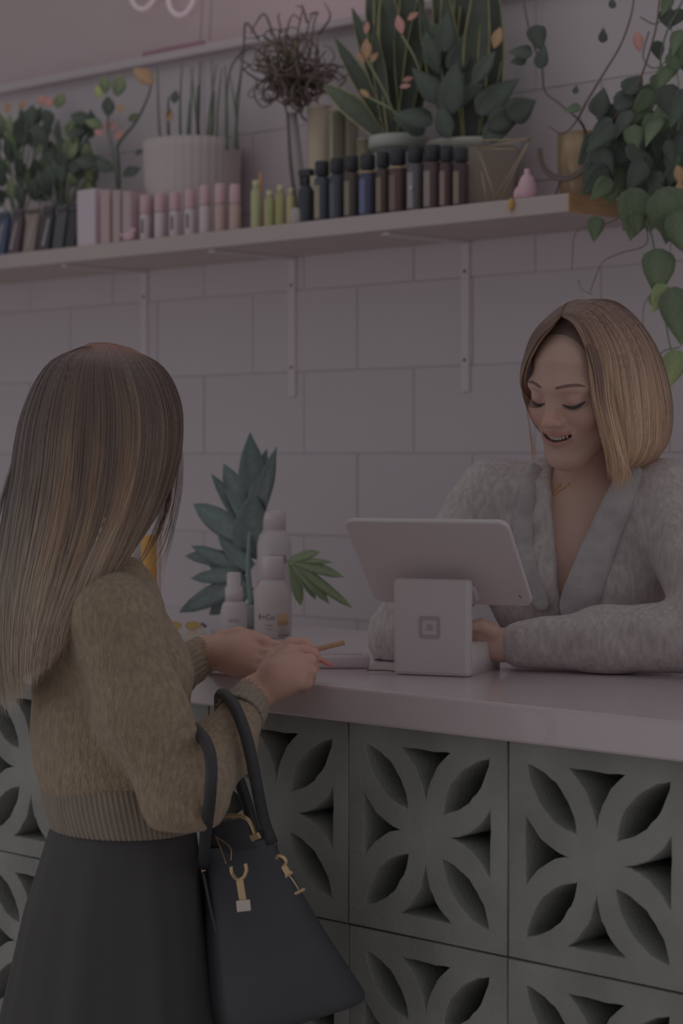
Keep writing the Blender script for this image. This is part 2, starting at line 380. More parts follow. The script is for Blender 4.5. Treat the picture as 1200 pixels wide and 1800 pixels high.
# body skeleton in the world
NB = aD(1018, 845, DB+.075); NT = hw(0, -.022, -.075)
shL = aD(1165, 885, DB+.03); shR = aD(872, 880, DB+.15); chest = (shL+shR)/2+V(0, .02, -.13); waist = V(-.42, .88, .98)
elL = V(.015, .47, 1.115); elR = aD(712, 1118, 3.52); wrL = aD(878, 1134, 3.33); wrR = aD(790, 1118, 3.44)
tx = (shL-shR)/np.linalg.norm(shL-shR)
def torso_ell(c, r, ax):                      # ellipsoid with its long axis along the shoulders
    z = V(0, -.30, 1); z = z-ax*(z@ax); z /= np.linalg.norm(z); y = np.cross(z, ax); return s_ell(c, r, np.stack([ax, y, z], 1))
fr = np.cross(V(0, 0, 1), tx); fr = -fr if fr@V(-.6, -.8, 0) < 0 else fr   # front of the chest
body_f = su([torso_ell(chest+V(0, 0, .0), (.150, .098, .15), tx), (torso_ell(waist, (.128, .09, .16), tx), .08), s_cap(chest, waist, .085),
             (s_cap(shL, shR, .048), .05), (s_cap(NB+V(0, .02, -.02), NT, .047, .044), .04),
             (s_cap(shL, elL+V(.03, 0, .0), .042, .036), .03), (s_cap(elL+V(.03, 0, 0), wrL, .036, .024), .02), (s_cap(shR, elR, .042, .036), .03), (s_cap(elR, wrR, .036, .024), .02),
             (s_ell(chest+fr*.060+tx*.058+V(0, 0, -.02), (.05, .045, .05)), .04), (s_ell(chest+fr*.060-tx*.058+V(0, 0, -.02), (.05, .045, .05)), .04),
             s_cap(waist, V(-.42, .93, .80), .12, .13)], .05)
# legs and hands
legs = su([chain([V(-.42+s*.09, .93, .85), V(-.42+s*.10, .92, .48), V(-.42+s*.10, .96, .10)], [.085, .058, .042], .03) for s in (-1, 1)], .03)
def hand(wr, kn, chains, r0=.017, thumb=None):
    L = [s_cap(wr, k_, r0, .0115) for k_ in kn]
    L += [(chain([k_]+list(c_), np.linspace(.0100, .0068, len(c_)+1), .003), .004) for k_, c_ in zip(kn, chains)]
    if thumb: L += [(chain([wr]+list(thumb), np.linspace(.014, .0078, len(thumb)+1), .004), .008)]
    return su(L, .013)
def pd(lst, d): return [aD(x, y, d+z) for x, y, z in lst]
# her left hand reaches left along the worktop behind the stand, right hand meets it
knL = pd([(848, 1108, .0), (842, 1115, .005), (838, 1122, .01), (836, 1130, .012)], 3.31)
chL = [pd([(828, 1106, 0), (812, 1114, .0), (800, 1122, 0)], 3.31), pd([(822, 1114, .005), (806, 1122, .005), (796, 1129, .005)], 3.31), pd([(820, 1124, .01), (804, 1130, .01), (796, 1134, .01)], 3.31), pd([(820, 1134, .012), (806, 1138, .012), (798, 1140, .01)], 3.31)]
hL = hand(wrL, knL, chL, thumb=pd([(865, 1108, -.01), (845, 1098, -.02), (830, 1100, -.025)], 3.31))
knR = pd([(805, 1112, .0), (802, 1120, .0), (800, 1128, .0), (798, 1135, .0)], 3.44)
chR = [pd([(822+4*i, 1106+7*i, 0), (836+2*i, 1110+6*i, 0), (846, 1116+5*i, 0)], 3.42) for i in range(4)]
hR = hand(wrR, knR, chR, thumb=pd([(790, 1105, .02), (812, 1096, .03), (826, 1098, .03)], 3.42))
allf = su([body_f, (legs, .05)], .05)
def full(P):
    d = allf(P); near = np.linalg.norm(P-HO, axis=1) < .26
    dh = np.full(len(P), 9., np.float32); 
    if near.any(): dh[near] = HF(hl(P[near]).astype(np.float32))
    dh[~near] = np.linalg.norm(P[~near]-HO, axis=1)-.12
    d = smin(d, dh, .018); return smin(smin(d, hL(P), .012), hR(P), .012)
def skcol(v):
    q = hl(v); c = np.tile(SK, (len(v), 1)); m = np.linalg.norm(q, axis=1) < .16
    c = lerp(c, SKP, .55*(hfac(q, (.040, .07, -.032), .022)+hfac(q, (-.040, .07, -.032), .022))*m)
    c = lerp(c, vcol((112, 78, 66)), .5*hfac(q, (0, .102, -.030), .018)*m)
    c = lerp(c, vcol((98, 76, 72)), .6*(hfac(q, (.033, .085, .008), .014)+hfac(q, (-.033, .085, .008), .014))*m)
    x = np.abs(q[:, 0]); zc = -.062+6*1.2*np.minimum(x, .03)**2; lipm = m & (x < .0275) & (q[:, 1] > .068)
    up_ = np.exp(-((q[:, 2]-(-.0570+3*x*x))/.0040)**2); lo_ = np.exp(-((q[:, 2]-(-.0715+9*x*x))/.0042)**2)
    c = lerp(c, LIP, np.clip((up_+lo_)*1.3, 0, 1)*lipm); 
    qq = q.copy(); qq[:, 2] -= 7.2*np.minimum(x, .03)**2; ins = lipm & (s_ell((0, .084, -.064), (.0270, .018, .0042))(qq) < .0009); c[ins] = vcol((60, 42, 42))
    return c
# coarse body (hidden in clothes) and fine head come from one field: mesh the head, neck, chest and hands finely, the rest more coarsely
lo = np.minimum(np.minimum(waist-.25, elR-.1), wrR-.1); lo[2] = .78
v1, q1 = nets(full, [-.86, .18, 1.01], [.16, 1.12, 1.64], .0033)
body = link('body', fastmesh(v1, q1, skcol(v1)), skin, pb)
# fine face: the same field at 1.3 mm, joined into the body mesh in place of its coarse head
def headfine(P): return HF(P)
v2, q2 = nets(HF, [-.085, -.02, -.125], [.085, .125, .125], .00125)
v2w = v2@HB.T+HO
fc = link('face', fastmesh(v2w+0*v2w, q2, skcol(v2w)), skin, pb)
fc.data.transform(Matrix.Translation(Vector(fy*.0006)))
# ---- clothes
greyk = mat('grey_heather_knit', (91, 86, 86), .95, bump=(260, .5, .0025), noise=(130, .16, (1, 1, .4)), sheen=.15)
ghk2 = mat('grey_heather_knit_cuff', (86, 83, 83), .95, bump=(260, .5, .003), noise=(30, .12), sheen=.2)
def off(f, k): return lambda P: f(P)-k
slv = su([chain([shL+V(0, .0, .0), shL*.45+elL*.55+V(.035, 0, 0), elL+V(.03, .0, -.0)], [.066, .068, .060], .03), (chain([elL+V(.03, 0, 0), (elL*.5+wrL*.5)+V(0, 0, -.002), wrL+(elL-wrL)*.10], [.058, .050, .036], .02), .03),
          chain([shR, shR*.45+elR*.55+V(-.01, 0, .005), elR], [.062, .066, .058], .03), (chain([elR, (elR*.5+wrR*.5), wrR+(elR-wrR)*.12], [.050, .044, .034], .02), .03)], .02)
tor = su([torso_ell(chest+V(0, .005, -.005), (.168, .115, .17), tx), (s_cap(shL, shR, .062), .06), (torso_ell(waist, (.150, .11, .2), tx), .08), (s_ell(chest+fr*.066+tx*.062+V(0, 0, -.02), (.068, .062, .068)), .05), (s_ell(chest+fr*.066-tx*.062+V(0, 0, -.02), (.068, .062, .068)), .05), s_cap(chest, waist, .11, .12), (s_cap(shL*.62+shR*.38+V(0, .03, .02), shL*.38+shR*.62+V(0, .03, .02), .05), .05)], .05)
nv = aD(985, 1075, 3.2)      # bottom of the V
# V opening: wedge between two planes through bottom point and the two sides of the neck
vn = c2w(V(0, 0, -1))
def wedge(P):
    q = P-CAM; z = q@FW; 
    a = aD(972, 1075, 3.3); L1 = aD(940, 800, 3.3)-a; R1 = aD(1100, 800, 3.3)-a
    d_ = P-a; Fv = fr*.75+c2w(V(.0, .25, -.6)); Fv = Fv/np.linalg.norm(Fv)
    n1 = np.cross(L1, Fv); n1 /= np.linalg.norm(n1); n1 = n1 if n1@R1 < 0 else -n1
    n2 = np.cross(R1, Fv); n2 /= np.linalg.norm(n2); n2 = n2 if n2@L1 < 0 else -n2
    back = -(d_@Fv)-.16
    return np.maximum(np.maximum(d_@n1, d_@n2), back)
def cardi(P):
    o_ = tor(P); d = smin(o_, slv(P), .035); shell = d
    return smax(shell, -(wedge(P)+.0), .006)
v3, q3 = nets(cardi, [-.92, .18, 1.0505], [.22, 1.14, 1.50], .0042)
def wr_(v):      # soft folds
    n = np.sin(v[:, 2]*95+np.sin(v[:, 0]*31)*2.2+v[:, 1]*40)*.0016+np.sin(v[:, 0]*70+v[:, 2]*60)*.0012
    v = v.copy(); v[:, 1] -= n; v[:, 2] += n*.5; v[:, 2] = np.maximum(v[:, 2], 1.0515); return v
cgo = link('cardigan', fastmesh(wr_(v3), q3), greyk, pb)
# lapel bands running down both sides of the V
def front_d(x, y, f_, d0=3.0, eps=0.0):
    ds = np.arange(d0, 3.75, .002); P = np.stack([aD(x, y, d) for d in ds]).astype(np.float32); k = np.where(f_(P) < eps)[0]; return ds[k[0]] if len(k) else 3.35
for pts, wd in (([(1108, 835), (1088, 880), (1066, 930), (1046, 980), (1030, 1025), (1016, 1066)], (.020, .030)), ([(938, 826), (926, 870), (922, 920), (924, 970), (934, 1020), (952, 1062)], (.012, .013))):
    p = cr([aD(x, y, front_d(x, y, smin_off)) for x, y in pts], 12) if False else cr([aD(x, y, front_d(x, y, lambda P: smin(tor(P), slv(P), .035))-.006) for x, y in pts], 14)
    fn = fr*.5-FW*.5; fn = fn/np.linalg.norm(fn)
    lf = su([s_cap(p[k], p[k+1], wd[0]+(wd[1]-wd[0])*k/13, wd[0]+(wd[1]-wd[0])*(k+1)/13, flat=(fn, 2.6)) for k in range(13)], .008)
    sdf_obj('lapel', lf, p.min(0)-.04, p.max(0)+.04, .0035, ghk2, cgo)
# lower torso and skirt below the worktop level
G().lathe((-.43, .90, .0), [(.12, .40), (.14, .60), (.145, .85), (.135, 1.02), (.12, 1.06)], 32).build('trousers', mat('dark_denim', (58, 58, 64), .9), pb)
sdf_obj('leg', legs, [-.7, .8, .03], [-.15, 1.1, .6], .012, skin, pb, lambda v: np.tile(SK, (len(v), 1)))
for s in (-1, 1):
    G().box((-.42+s*.10, .93, .04), (.085, .23, .08), bev=.03).build('shoe', mat('shoe_black', (44, 43, 44), .5), pb)
# ---- face details
def face_y(x, z):
    ys = np.linspace(.04, .125, 240, dtype=np.float32); d = HF(np.stack([np.full(240, x), ys, np.full(240, z)], 1).astype(np.float32))
    i = np.where(d < 0)[0]; return float(ys[i[-1]]) if len(i) else .08
def strip(name, pts, ws, m, lift=.0008, thick=.0006):
    vs = []
    for (x, z), w_ in zip(pts, ws):
        for s in (-.5, 0, .5): vs.append((x, face_y(x, z+w_*s)+lift+(thick if s == 0 else 0), z+w_*s))
    n = len(pts); fs = [(i*3+j, i*3+j+1, i*3+j+4, i*3+j+3) for i in range(n-1) for j in (0, 1)]
    v = np.array(vs)@HB.T+HO; return link(name, mesh(v, fs), m, pb)
browm = mat('brow_brown', (66, 50, 46), .9); lashm = mat('lash_black', (38, 34, 35), .8)
for s in (-1, 1):
    xs = np.linspace(.013, .052, 12); tb = (xs-.013)/.039; pz = .0215+.0030*np.sin(tb*2.4)-.0035*tb**3
    strip('eyebrow', [(s*x, z) for x, z in zip(xs, pz)], np.interp(np.arange(12), [0, 3, 8, 11], [.0040, .0052, .0044, .0015]), browm, .0013)
    xs = np.linspace(.0165, .0485, 14); tz = (xs-.0165)/.032; pz = -.0085-.0050*np.sin(np.pi*np.clip(tz*.95, 0, 1))+.0035*tz**2
    strip('eyelash_line', [(s*x, z) for x, z in zip(xs, pz)], np.interp(tz, [0, .3, .85, 1], [.0018, .0042, .0054, .0024]), lashm, .0018)
    g = G()
    for k in range(16):
        t = k/15; x = .0185+.031*t; z = -.0085-.0050*math.sin(math.pi*min(1, t*.95))+.0035*t*t; y = face_y(s*x, z)
        p0 = hw(s*x, y, z); p1 = hw(s*(x+.002+.004*t), y+.0055, z-.004+.001*t); p2 = hw(s*(x+.003+.006*t), y+.009, z-.0045+.003*t)
        g.tube([p0, p1, p2], [.00045, .0004, .00012], 4)
    g.build('eyelashes', lashm, pb)
teeth = G()
for i in range(-4, 5):
    if i == 0: continue
    x = (abs(i)-.5)*.0048*(1 if i > 0 else -1); zt = -.0602+7*x*x*.9
    teeth.box(hw(x, .0862-x*x*24, zt-.0022), (.0045, .003, .0088 if abs(i) < 3 else .0074), R=HB, bev=.001)
teeth.build('teeth', mat('teeth', (108, 101, 97), .3), pb)
ny = face_y(.0165, -.037); a = np.linspace(-1.9, 1.9, 14)
G().tube([hw(.0175+.0008*math.cos(t), .0955+.0042*math.cos(t), -.0395+.0048*math.sin(t)) for t in a], .0006, 6).build('nose_ring', mat('gold', (110, 88, 58), .3, metal=.6), pb)
# necklaces
goldm = _M['gold']
def chest_pt(x, y):
    for d in np.arange(3.0, 3.7, .002):
        if full(np.array([aD(x, y, d)], np.float32))[0] < .0015: return aD(x, y, d-.0015)
    return aD(x, y, 3.3)
for nm_, px in (('necklace', [(1000, 850), (972, 872), (968, 905), (966, 945), (968, 985), (972, 1010)]), ('necklace', [(985, 850), (950, 880), (944, 915), (942, 950), (946, 990), (956, 1020)])):
    G().tube(cr([chest_pt(*p) for p in px], 30), .0011, 5).build(nm_, goldm, pb)
# ---- hair
hairm = mat('hair', attr=True, rough=.38, bump=(400, .1, .0005))
def bcol(u, t, r):
    root = vcol((66, 52, 48)); mid = vcol((88, 71, 58)); tip = vcol((106, 88, 73)); k = np.clip(t*2.3-.30-.45*np.exp(-((u-.45)/.22)**2)+.45*(r-.5), 0, 1)[..., None]
    c = root*(1-k)+mid*k; k2 = np.clip(t*1.5-.30+.6*(r-.5), 0, 1)[..., None]; c = c*(1-k2)+tip*k2
    return c*(.70+.60*((r*7.3) % 1))[..., None]
def bpx(L): return [aD(x, y, DB+d) for x, y, d in L]
near = [bpx(g) for g in (
    [(986, 556, -.045), (1012, 572, -.068), (1036, 620, -.062), (1044, 690, -.052), (1058, 750, -.042), (1070, 795, -.03), (1076, 845, -.02)],
    [(990, 548, -.045), (1030, 560, -.075), (1062, 615, -.078), (1072, 690, -.072), (1086, 755, -.058), (1090, 800, -.05), (1086, 832, -.03)],
    [(995, 540, -.04), (1045, 550, -.07), (1090, 612, -.078), (1106, 695, -.072), (1112, 765, -.06), (1106, 800, -.05), (1094, 822, -.03)],
    [(1002, 534, -.03), (1062, 541, -.055), (1115, 605, -.062), (1138, 695, -.055), (1142, 765, -.045), (1130, 800, -.035), (1108, 818, -.02)],
    [(1010, 530, -.02), (1075, 537, -.03), (1134, 602, -.03), (1162, 695, -.02), (1163, 762, -.01), (1145, 802, -.005), (1112, 825, .01)],
    [(1015, 529, .0), (1085, 538, .02), (1142, 605, .03), (1171, 695, .05), (1170, 762, .06), (1148, 800, .05), (1115, 820, .05)],
    [(1010, 530, .02), (1075, 542, .07), (1120, 610, .10), (1140, 695, .12), (1135, 765, .12), (1115, 800, .10), (1090, 815, .09)],
    [(1000, 534, .02), (1040, 548, .09), (1060, 610, .14), (1065, 695, .16), (1060, 765, .15), (1050, 800, .13), (1040, 815, .12)])]
far = [bpx(g) for g in (
    [(988, 554, -.045), (970, 574, -.058), (949, 598, -.054), (931, 630, -.040), (923, 655, -.005), (921, 680, .035), (932, 705, .07)],
    [(990, 545, -.04), (966, 560, -.045), (938, 590, -.035), (924, 628, -.02), (918, 655, .02), (920, 685, .05), (935, 715, .08)],
    [(996, 536, -.02), (972, 552, -.01), (942, 590, .01), (926, 640, .04), (926, 690, .07), (940, 740, .10), (960, 770, .10)],
    [(1002, 533, .0), (985, 548, .05), (960, 600, .10), (950, 660, .12), (965, 720, .13), (985, 770, .12), (1000, 790, .12)])]
cenb = hw(0, -.02, .0)
def hull(name, guides, K, nu, colf, parent, inset=.0):
    S = sheet(guides, K, nu); v = S.reshape(-1, 3); i = np.arange(nu-1)[:, None]*K+np.arange(K-1)[None]
    q = np.stack([i, i+1, i+K+1, i+K], -1).reshape(-1, 4); uu = np.repeat(np.linspace(0, 1, nu)[:, None], K, 1); tt = np.repeat(np.linspace(0, 1, K)[None], nu, 0)
    rr = (np.sin(uu*420)+np.sin(uu*277+1)+np.sin(uu*151+2))/6+.5
    o = link(name, fastmesh(v, q, colf(uu, tt, rr).reshape(-1, 3)), hairm, parent)
    md = o.modifiers.new('s', 'SOLIDIFY'); md.thickness = .006; md.offset = 0; return o
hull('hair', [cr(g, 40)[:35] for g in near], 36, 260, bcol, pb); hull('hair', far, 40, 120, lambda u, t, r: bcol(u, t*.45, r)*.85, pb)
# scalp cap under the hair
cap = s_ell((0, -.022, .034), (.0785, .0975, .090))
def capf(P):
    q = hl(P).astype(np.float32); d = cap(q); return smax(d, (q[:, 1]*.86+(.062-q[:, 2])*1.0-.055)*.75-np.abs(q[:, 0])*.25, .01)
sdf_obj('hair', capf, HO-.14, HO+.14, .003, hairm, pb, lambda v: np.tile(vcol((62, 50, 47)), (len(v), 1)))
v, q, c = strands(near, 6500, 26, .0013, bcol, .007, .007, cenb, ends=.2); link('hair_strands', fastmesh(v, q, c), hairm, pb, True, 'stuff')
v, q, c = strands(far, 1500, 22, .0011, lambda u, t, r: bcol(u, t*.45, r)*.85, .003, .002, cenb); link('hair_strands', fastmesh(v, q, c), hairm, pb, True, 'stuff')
loose = [bpx(g) for g in ([(1022, 590, -.068), (1040, 650, -.07), (1048, 700, -.068), (1062, 755, -.07), (1074, 800, -.07), (1079, 872, -.05)], [(1040, 590, -.078), (1058, 650, -.078), (1066, 705, -.078), (1078, 760, -.078), (1090, 815, -.07), (1086, 866, -.05)], [(1060, 600, -.08), (1075, 660, -.08), (1082, 720, -.08), (1096, 780, -.075), (1100, 820, -.06), (1112, 850, -.04)])]
v, q, c = strands(loose, 200, 16, .0013, lambda u, t, r: bcol(u, t*.85+.1, r), .004, .006, cenb); link('hair_strands', fastmesh(v, q, c), hairm, pb, True, 'stuff')
loose = [bpx(g) for g in ([(922, 690, .0), (930, 740, .0), (934, 790, .01), (936, 822, .01)], [(926, 700, .03), (936, 750, .03), (944, 790, .03), (948, 815, .03)])]
v, q, c = strands(loose, 22, 14, .0009, lambda u, t, r: bcol(u, t*.4+.6, r), .004, .006, cenb); link('hair_strands', fastmesh(v, q, c), hairm, pb, True, 'stuff')
# ================================================================ long haired customer in front of the counter
pc = thing('person', (-.45, -.32, 0), 'woman with long brown to blonde hair seen from behind in tan sweater and black skirt', 'person')
ca = math.radians(27); cF = V(math.sin(ca), math.cos(ca), 0); cR = V(math.cos(ca), -math.sin(ca), 0)
cch = V(-.498, -.318, 1.088); cwa = V(-.438, -.300, .88); chd = aY(203, 775, -.315)
sR = cch+cR*.150+V(0, 0, .075); sL = cch-cR*.150+V(0, 0, .075)
eR = aY(322, 1405, -.345); eL = V(-.60, -.24, .985)
wR_ = aY(446, 1222, -.135); wL_ = aY(362, 1148, -.035)
ty = lambda ax: np.stack([ax, np.cross(V(0, 0, 1), ax), V(0, 0, 1)], 1)
RC = np.stack([cR, cF, V(0, 0, 1)], 1)
def ce(c, r): return s_ell(c, r, RC)
cbody = su([ce(cch+cF*.018, (.125, .075, .14)), (ce(cwa, (.100, .072, .14)), .06), (s_cap(sR, sL, .042), .05), (s_cap(cch+V(0, 0, .10), chd-cF*.02-V(0, 0, .06), .05, .044), .03),
            (ce(cch+cF*.07-V(0, 0, .01), (.10, .05, .05)), .05), (s_cap(sR, eR, .038, .033), .03), (s_cap(eR, wR_, .033, .023), .02), (s_cap(sL, eL, .038, .033), .03), (s_cap(eL, wL_, .033, .023), .02),
            (ce(V(-.44, -.305, .74), (.125, .088, .12)), .05), (chain([V(-.44, -.30, .72)+cR*.06, V(-.42, -.30, .45)+cR*.08, V(-.43, -.32, .09)+cR*.08], [.062, .052, .036], .03), .04),
            (chain([V(-.44, -.30, .72)-cR*.06, V(-.42, -.30, .45)-cR*.08, V(-.43, -.30, .09)-cR*.08], [.062, .052, .036], .03), .05)], .04)
# head: faces right-away, tipped down
hF = c2w(V(.83, -.30, .47)); hF /= np.linalg.norm(hF); hZ = V(0, 0, 1)-hF*hF[2]; hZ /= np.linalg.norm(hZ); hX = np.cross(hF, hZ); HC = np.stack([hX, hF, hZ], 1); hO = chd-hF*.005
def hw2(*p): return hO+HC@np.array(p, float)
chF = su([s_ell((0, -.012, .026), (.072, .086, .082)), (s_ell((0, .022, -.030), (.0605, .064, .080)), .03), (s_cap((0, .070, -.102), (0, .060, -.106), .0165), .028),
          (s_cap((0, .079, .012), (0, .100, -.030), .0075, .010), .012), (s_ell((0, .080, -.062), (.022, .012, .010)), .012)], .02)
def pcs(lst): return [aY(x, y, v) for x, y, v in lst]
# right hand, back of the hand towards us, thumb and first finger pinching the pen
kR = pcs([(508, 1146, -.075), (524, 1162, -.085), (531, 1180, -.095), (524, 1198, -.105)])
cR_ = [pcs([(534, 1143, -.055), (552, 1149, -.035), (560, 1158, -.025)]), pcs([(545, 1160, -.065), (551, 1174, -.05), (538, 1182, -.045)]),
       pcs([(546, 1180, -.08), (545, 1194, -.065), (528, 1197, -.06)]), pcs([(538, 1200, -.09), (534, 1208, -.075), (518, 1206, -.07)])]
handR = hand(wR_, kR, cR_, .021, thumb=pcs([(478, 1160, -.075), (510, 1133, -.045), (532, 1132, -.03), (548, 1141, -.025)]))
palmR = s_ell((wR_+kR[1]+kR[2])/3+V(0, 0, .004), (.026, .034, .026))
kL = pcs([(438, 1130, -.01), (446, 1146, -.015), (448, 1162, -.02), (440, 1175, -.025)])
cL_ = [pcs([(470, 1134, .0), (490, 1136, .01), (506, 1140, .015)]), pcs([(478, 1150, -.005), (500, 1152, .005), (514, 1156, .01)]), pcs([(478, 1166, -.015), (498, 1168, -.01), (510, 1172, -.01)]), pcs([(468, 1180, -.025), (486, 1182, -.022), (496, 1184, -.02)])]
handL = hand(wL_, kL, cL_, .021, thumb=pcs([(392, 1122, -.01), (420, 1114, .0), (446, 1120, .0), (466, 1127, .0)]))
palmL = s_ell((wL_+kL[1]+kL[2])/3, (.026, .030, .028))
def cfull(P):
    d = cbody(P); nr = np.linalg.norm(P-hO, axis=1) < .26; dh = np.full(len(P), 9., np.float32)
    if nr.any(): dh[nr] = chF(((P[nr]-hO)@HC).astype(np.float32))
    dh[~nr] = np.linalg.norm(P[~nr]-hO, axis=1)-.12
    d = smin(d, dh, .03); d = smin(d, smin(handR(P), palmR(P), .02), .012); return smin(d, smin(handL(P), palmL(P), .02), .012)
nailm = mat('red_nail', (104, 62, 58), .25)
v4, q4 = nets(cfull, [-.86, -.56, .05], [-.18, .10, 1.58], .0036)
link('body', fastmesh(v4, q4, np.tile(vcol((103, 80, 72)), (len(v4), 1))), skin, pc)
tip = cR_[0][-1]; G().lathe(tip, [(.001, .0), (.0065, .003), (.0075, .010), (.006, .018), (.001, .023)], 10, R=np.stack([V(*RT), V(0, 0, 1)*0+FW, c2w(V(.86, -.5, 0))], 1)*1.0).build('fingernail', nailm, pc)
# ---- sweater
knit = mat('tan_mohair_knit', (80, 69, 58), .95, bump=(260, .45, .003), noise=(150, .20, (1, 1, .45)), sheen=.3, wave=(60, 6, 'X'))
ribm = mat('tan_rib_knit', (75, 68, 62), .95, bump=(300, .5, .003), noise=(30, .10, (1, 1, .4)), sheen=.3)
swt = su([ce(cch+cF*.018+V(0, 0, -.01), (.146, .094, .155)), (ce(V(-.462, -.302, .955), (.132, .106, .115)), .08), (s_cap(sR-cR*.01, sL+cR*.01, .054), .07), (ce(cch+cF*.075-V(0, 0, .005), (.115, .055, .06)), .05),
          (s_cap(cch+V(0, 0, .07), cch*.45+chd*.55-V(0, 0, .075), .075, .058), .04),
          (chain([sR, sR*.5+eR*.5-cF*.010, eR+V(.0, -.0, .0)], [.056, .055, .050], .03), .03), (chain([eR, eR*.45+wR_*.55+V(0, 0, -.012), wR_*.90+eR*.10], [.050, .042, .031], .02), .03),
          (chain([sL, sL*.5+eL*.5, eL], [.054, .052, .048], .03), .03), (chain([eL, eL*.5+wL_*.5, wL_*.93+eL*.07], [.048, .040, .031], .02), .03)], .03)
neckc = s_cap(cch+V(0, 0, .13), chd, .052)
def sweat(P): return smax(smax(swt(P), -neckc(P), .008), .885-P[:, 2], .01)
def knitd(v):
    v = v.copy(); n = np.sin(v[:, 2]*60+v[:, 0]*35)*.0018+np.sin(v[:, 2]*23+v[:, 1]*50+1)*.002+np.sin((v[:, 0]+v[:, 1])*420)*.0006
    d = v-np.array([cch[0], cch[1], 0]); d[:, 2] = 0; d /= np.linalg.norm(d, axis=1)[:, None]+1e-6; return v+d*n[:, None]
v5, q5 = nets(sweat, [-.86, -.56, .87], [-.18, .10, 1.36], .004)
swo = link('sweater', fastmesh(knitd(v5), q5), knit, pc)
# ribbed hem: vertical ribs really modelled
n = 1000; nz = 14; vs = []; fs = []
cz = cwa*1.0
for j in range(nz):
    t = j/(nz-1); z = .930-.066*t; k = .955+.045*min(1, t*2.2)-.04*t*t
    for i in range(n):
        a = 2*math.pi*i/n; rb = .0014*math.cos(90*a)
        q = cR*((.131+rb)*k*math.cos(a))+cF*((.108+rb)*k*math.sin(a)); c0 = V(-.460, -.304, 0)*(1-t)+V(-.445, -.300, 0)*t
        vs.append(c0+q+V(0, 0, z))
for j in range(nz-1):
    for i in range(n): fs.append((j*n+i, (j+1)*n+i, (j+1)*n+(i+1) % n, j*n+(i+1) % n))
o = link('hem_ribbing', fastmesh(np.array(vs), np.array(fs)), ribm, swo); md = o.modifiers.new('s', 'SOLIDIFY'); md.thickness = .006; md.offset = -1
for (a_, b_, r_) in ((wR_, eR, .0265), (wL_, eL, .0265)):      # ribbed cuffs
    ax = (b_-a_)/np.linalg.norm(b_-a_); u = np.cross(ax, V(0, 0, 1)); u /= np.linalg.norm(u); w_ = np.cross(ax, u); vs = []; fs = []; m_ = 160
    for j in range(12):
        t = j/11; c0 = a_+ax*(-.004+.060*t)
        for i in range(m_): a = 2*math.pi*i/m_; rr = r_*(1+.36*t+.04*math.sin(t*14))+.0011*math.cos(24*a); vs.append(c0+u*rr*math.cos(a)+w_*rr*math.sin(a))
    for j in range(11):
        for i in range(m_): fs.append((j*m_+i, j*m_+(i+1) % m_, (j+1)*m_+(i+1) % m_, (j+1)*m_+i))
    o = link('cuff', fastmesh(np.array(vs), np.array(fs)), ribm, swo); md = o.modifiers.new('s', 'SOLIDIFY'); md.thickness = .004; md.offset = -1
# ---- skirt
skm = mat('black_skirt_cloth', (38, 37, 38), .85, bump=(120, .2, .001), noise=(3, .05))
n = 240; nz = 26; vs = []; fs = []
for j in range(nz):
    t = j/(nz-1); z = .895-.45*t; f_ = .112+.055*t**1.1+.055*t; g_ = .094+.07*t; c0 = V(-.445, -.300, 0)+(-cF*.012-cR*.02)*t
    for i in range(n):
        a = 2*math.pi*i/n; fl = 1+.055*t*math.sin(9*a+.6)+.02*t*math.sin(17*a)
        vs.append(c0+cR*(f_*fl*math.cos(a))+cF*(g_*fl*math.sin(a)*(1+.15*min(1, t*3) if math.sin(a) < 0 else 1))+V(0, 0, z))
for j in range(nz-1):
    for i in range(n): fs.append((j*n+i, (j+1)*n+i, (j+1)*n+(i+1) % n, j*n+(i+1) % n))
o = link('skirt', fastmesh(np.array(vs), np.array(fs)), skm, pc); md = o.modifiers.new('s', 'SOLIDIFY'); md.thickness = .004
for s in (-1, 1): G().box(V(-.43, -.28 if s < 0 else -.30, .045)+cR*.08*s+cF*.03, (.08, .22, .09), R=RC, bev=.03).build('shoe', _M['shoe_black'], pc)
# ---- hair
def ccol(u, t, r):
    # u 0..1 runs from the front (face) edge round the back to the far side
    root = vcol((52, 43, 40)); red = vcol((80, 52, 44)); warm = vcol((84, 67, 54)); dark = vcol((50, 42, 40)); ash = vcol((68, 63, 59)); tip = vcol((94, 84, 75))
    k = np.clip((t-.24+.34*(r-.5))*2.2, 0, 1)[..., None]
    st = np.clip(.5+.5*np.sin(u*46+3*np.sin(u*17)), 0, 1)
    mid = warm*(1-st[..., None]*.75)+dark*st[..., None]*.75
    ua = np.clip((u-.42)*5, 0, 1)[..., None]; mid = mid*(1-ua)+(ash*(.88+.24*st[..., None]))*ua
    c = root*(1-k)+mid*k; k2 = np.clip((t-.62+.35*(r-.5))*2.4, 0, 1)[..., None]; c = c*(1-k2)+tip*k2
    tr = np.exp(-(t/.09)**2)[..., None]*.7; c = c*(1-tr)+red*tr
    return c*(.80+.42*((r*9.1) % 1))[..., None]
DC = float((chd-CAM)@FW)
def cpx(L): return [aD(x, y, DC+d) for x, y, d in L]
